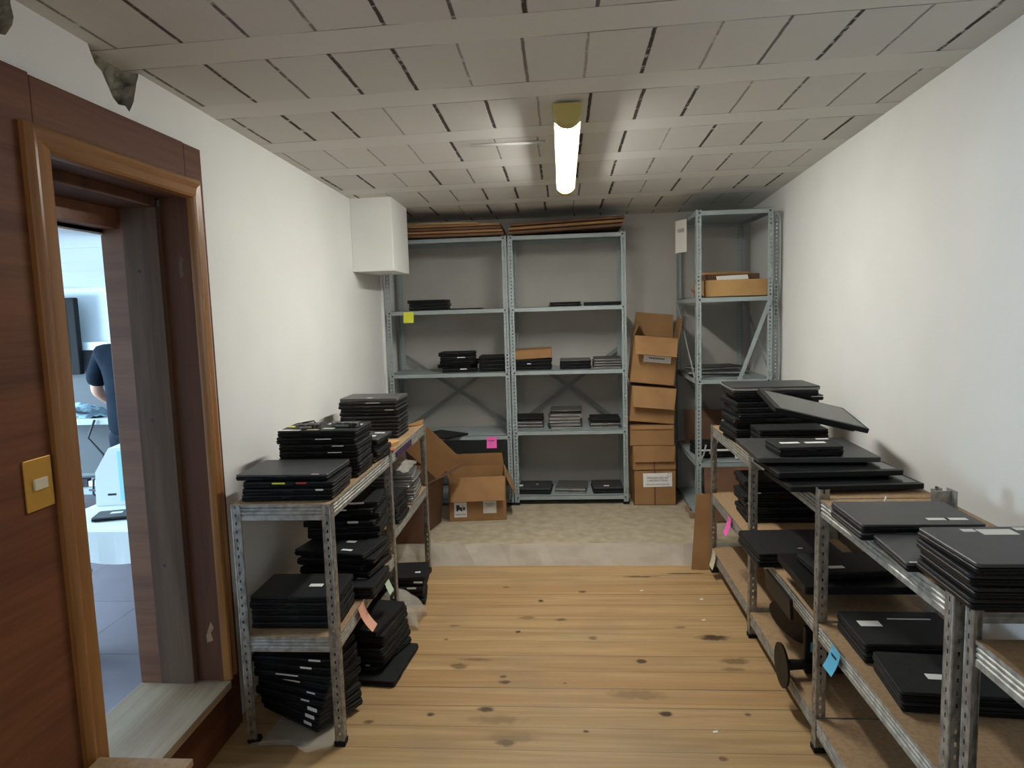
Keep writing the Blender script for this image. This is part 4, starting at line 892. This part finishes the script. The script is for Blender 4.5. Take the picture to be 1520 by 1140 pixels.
for a in range(3):
    for i in range(n): ff.append((a*n+i, a*n+(i+1) % n, (a+1)*n+(i+1) % n, (a+1)*n+i))
o = m.add(vv, ff).build('tablecloth', 'cloth', solid=.002); o.location = (-2.02, 3.3, 0); tag(o, 'white cloth draped over the table in next room', 'tablecloth')
t = thing('computer_case', (-2.225, 3.27, .7495), RAD(10), 'white computer case with cyan side on the cloth-covered table', 'computer')
MB().prism([(-.10, 0), (.12, 0), (.12, .285), (-.02, .285), (-.09, .17)], -.10, .10, 'Y').build('body', 'cloth', t); MB().box(.02, .12, -.102, -.100, .02, .27).build('side_panel', 'cyan', t); MB().box(-.04, .0, -.1015, -.1, .05, .06).build('slot', 'ink', t)
laptop((-2.06, 2.98, .7495), RAD(18), .22, .13, .018, 'dark', 'small dark device on the cloth-covered table', None, [(-.1, .1, .05, .03), (.25, .2, .05, .03, 'red_mark')])
t = thing('waste_bin', (-2.46, 3.05, 0), 0, 'black waste bin with silver rim in the next room', 'bin')
m = MB(); prof_ = [(.0, .002), (.11, .002), (.135, .40), (.14, .405), (.14, .425), (.128, .425), (.105, .012), (0, .012)]; nn = 28
vv = [(r*cos(2*pi*k/nn), r*sin(2*pi*k/nn), z) for r, z in prof_ for k in range(nn)]
ff = [(a*nn+k, a*nn+(k+1) % nn, (a+1)*nn+(k+1) % nn, (a+1)*nn+k) for a in range(len(prof_)-1) for k in range(nn)]
m.add(vv, ff).build('body', 'foot', t, smooth='auto'); MB().tube([(.14*cos(2*pi*k/24), .14*sin(2*pi*k/24), .43) for k in range(25)], .006).build('rim', 'edge', t)

# person: skinned skeletons
def skin(name, V, E, R, mat, parent, sub=2, root=0):
    me = bpy.data.meshes.new(name); me.from_pydata(V, E, []); o = bpy.data.objects.new(name, me); COL.objects.link(o)
    md = o.modifiers.new('skin', 'SKIN'); md.use_smooth_shade = True
    sv = me.skin_vertices[0].data
    for i, r in enumerate(R): sv[i].radius = (r, r) if not isinstance(r, tuple) else r; sv[i].use_root = (i == root)
    sd = o.modifiers.new('sub', 'SUBSURF'); sd.levels = sub; sd.render_levels = sub
    dg = bpy.context.evaluated_depsgraph_get(); nm = bpy.data.meshes.new_from_object(o.evaluated_get(dg)); bpy.data.objects.remove(o)
    nm.materials.clear(); nm.materials.append(M[mat])
    for p in nm.polygons: p.use_smooth = True
    o = bpy.data.objects.new(name, nm); COL.objects.link(o); o.parent = parent; return o
pr = thing('person', (-3.10, 4.70, 0), RAD(-6), 'person in navy t-shirt and dark jeans seen from behind at workbench', 'person')
V = []; E_ = []; R_ = []
def ch(pts, rad, start=None):
    prev = start; ids = []
    for p, r in zip(pts, rad):
        V.append(p); R_.append(r); i = len(V)-1
        if prev is not None: E_.append((prev, i))
        prev = i; ids.append(i)
    return ids
b = ch([(0, 0, .95), (0, 0, 1.10), (0, .01, 1.28), (0, .02, 1.42), (0, .03, 1.49), (0, .045, 1.56)], [(.15, .11), (.14, .10), (.16, .11), (.14, .09), .055, .052])
ch([(0, .06, 1.60), (0, .065, 1.66), (0, .06, 1.72)], [(.072, .085), (.078, .095), (.06, .07)], b[-1])
for s in (-1, 1):
    a = ch([(s*.17, .02, 1.42), (s*.25, .0, 1.28), (s*.28, .01, 1.15), (s*.25, .14, 1.05), (s*.20, .26, .97)], [.062, .052, .043, .038, .028], b[3])
    h = ch([(s*.185, .30, .955), (s*.175, .34, .95)], [(.026, .018), (.034, .016)], a[-1])
    for k in range(4): ch([(s*(.198-.016*k), .375+.004*(k in (1, 2)), .945), (s*(.200-.016*k), .400, .935), (s*(.200-.016*k), .415, .918)], [.0085, .0078, .007], h[-1])
    ch([(s*.15, .33, .943), (s*.135, .355, .935)], [.010, .0085], h[0])
    ch([(s*.09, 0, .85), (s*.10, .01, .50), (s*.11, -.02, .10), (s*.115, .05, .045), (s*.12, .14, .035)], [.085, .06, .042, .04, .035], b[0])
body = skin('body', V, E_, R_, 'skin', pr)
m = MB(); 
for s in (-1, 1):
    m.cyl((s*.074, .055, 1.645), (s*.088, .05, 1.655), .022, .026, 10); m.cyl((s*.028, .148, 1.665), (s*.028, .152, 1.665), .010, .006, 8)
m.cyl((0, .148, 1.65), (0, .172, 1.635), .012, .009, 8); m.box(-.02, .02, .142, .150, 1.598, 1.604)
m.build('facial_features', 'skin', pr, smooth=True)
V = []; E_ = []; R_ = []
b = ch([(0, -.01, .80), (0, -.005, .95), (0, 0, 1.12), (0, .005, 1.30), (0, .015, 1.42), (0, .03, 1.485)], [(.185, .13), (.18, .13), (.185, .13), (.20, .135), (.175, .11), (.075, .07)])
for s in (-1, 1): ch([(s*.19, .015, 1.42), (s*.25, .0, 1.29), (s*.28, .005, 1.18)], [.085, .078, .072], b[4])
skin('t_shirt', V, E_, R_, 'navy', pr)
V = []; E_ = []; R_ = []
b = ch([(0, 0, .92), (0, 0, .86)], [(.16, .115), (.165, .12)])
for s in (-1, 1): ch([(s*.09, 0, .78), (s*.10, .01, .50), (s*.11, -.01, .12), (s*.11, -.01, .07)], [.098, .078, .062, .064], b[1])
skin('jeans', V, E_, R_, 'denim', pr)
m = MB()
for s in (-1, 1): m.T = Matrix.Translation((s*.115, .06, 0)); m.rprism(.095, .27, 0, .075, .04, 5, taper=.004)
m.build('shoes', 'foot', pr)
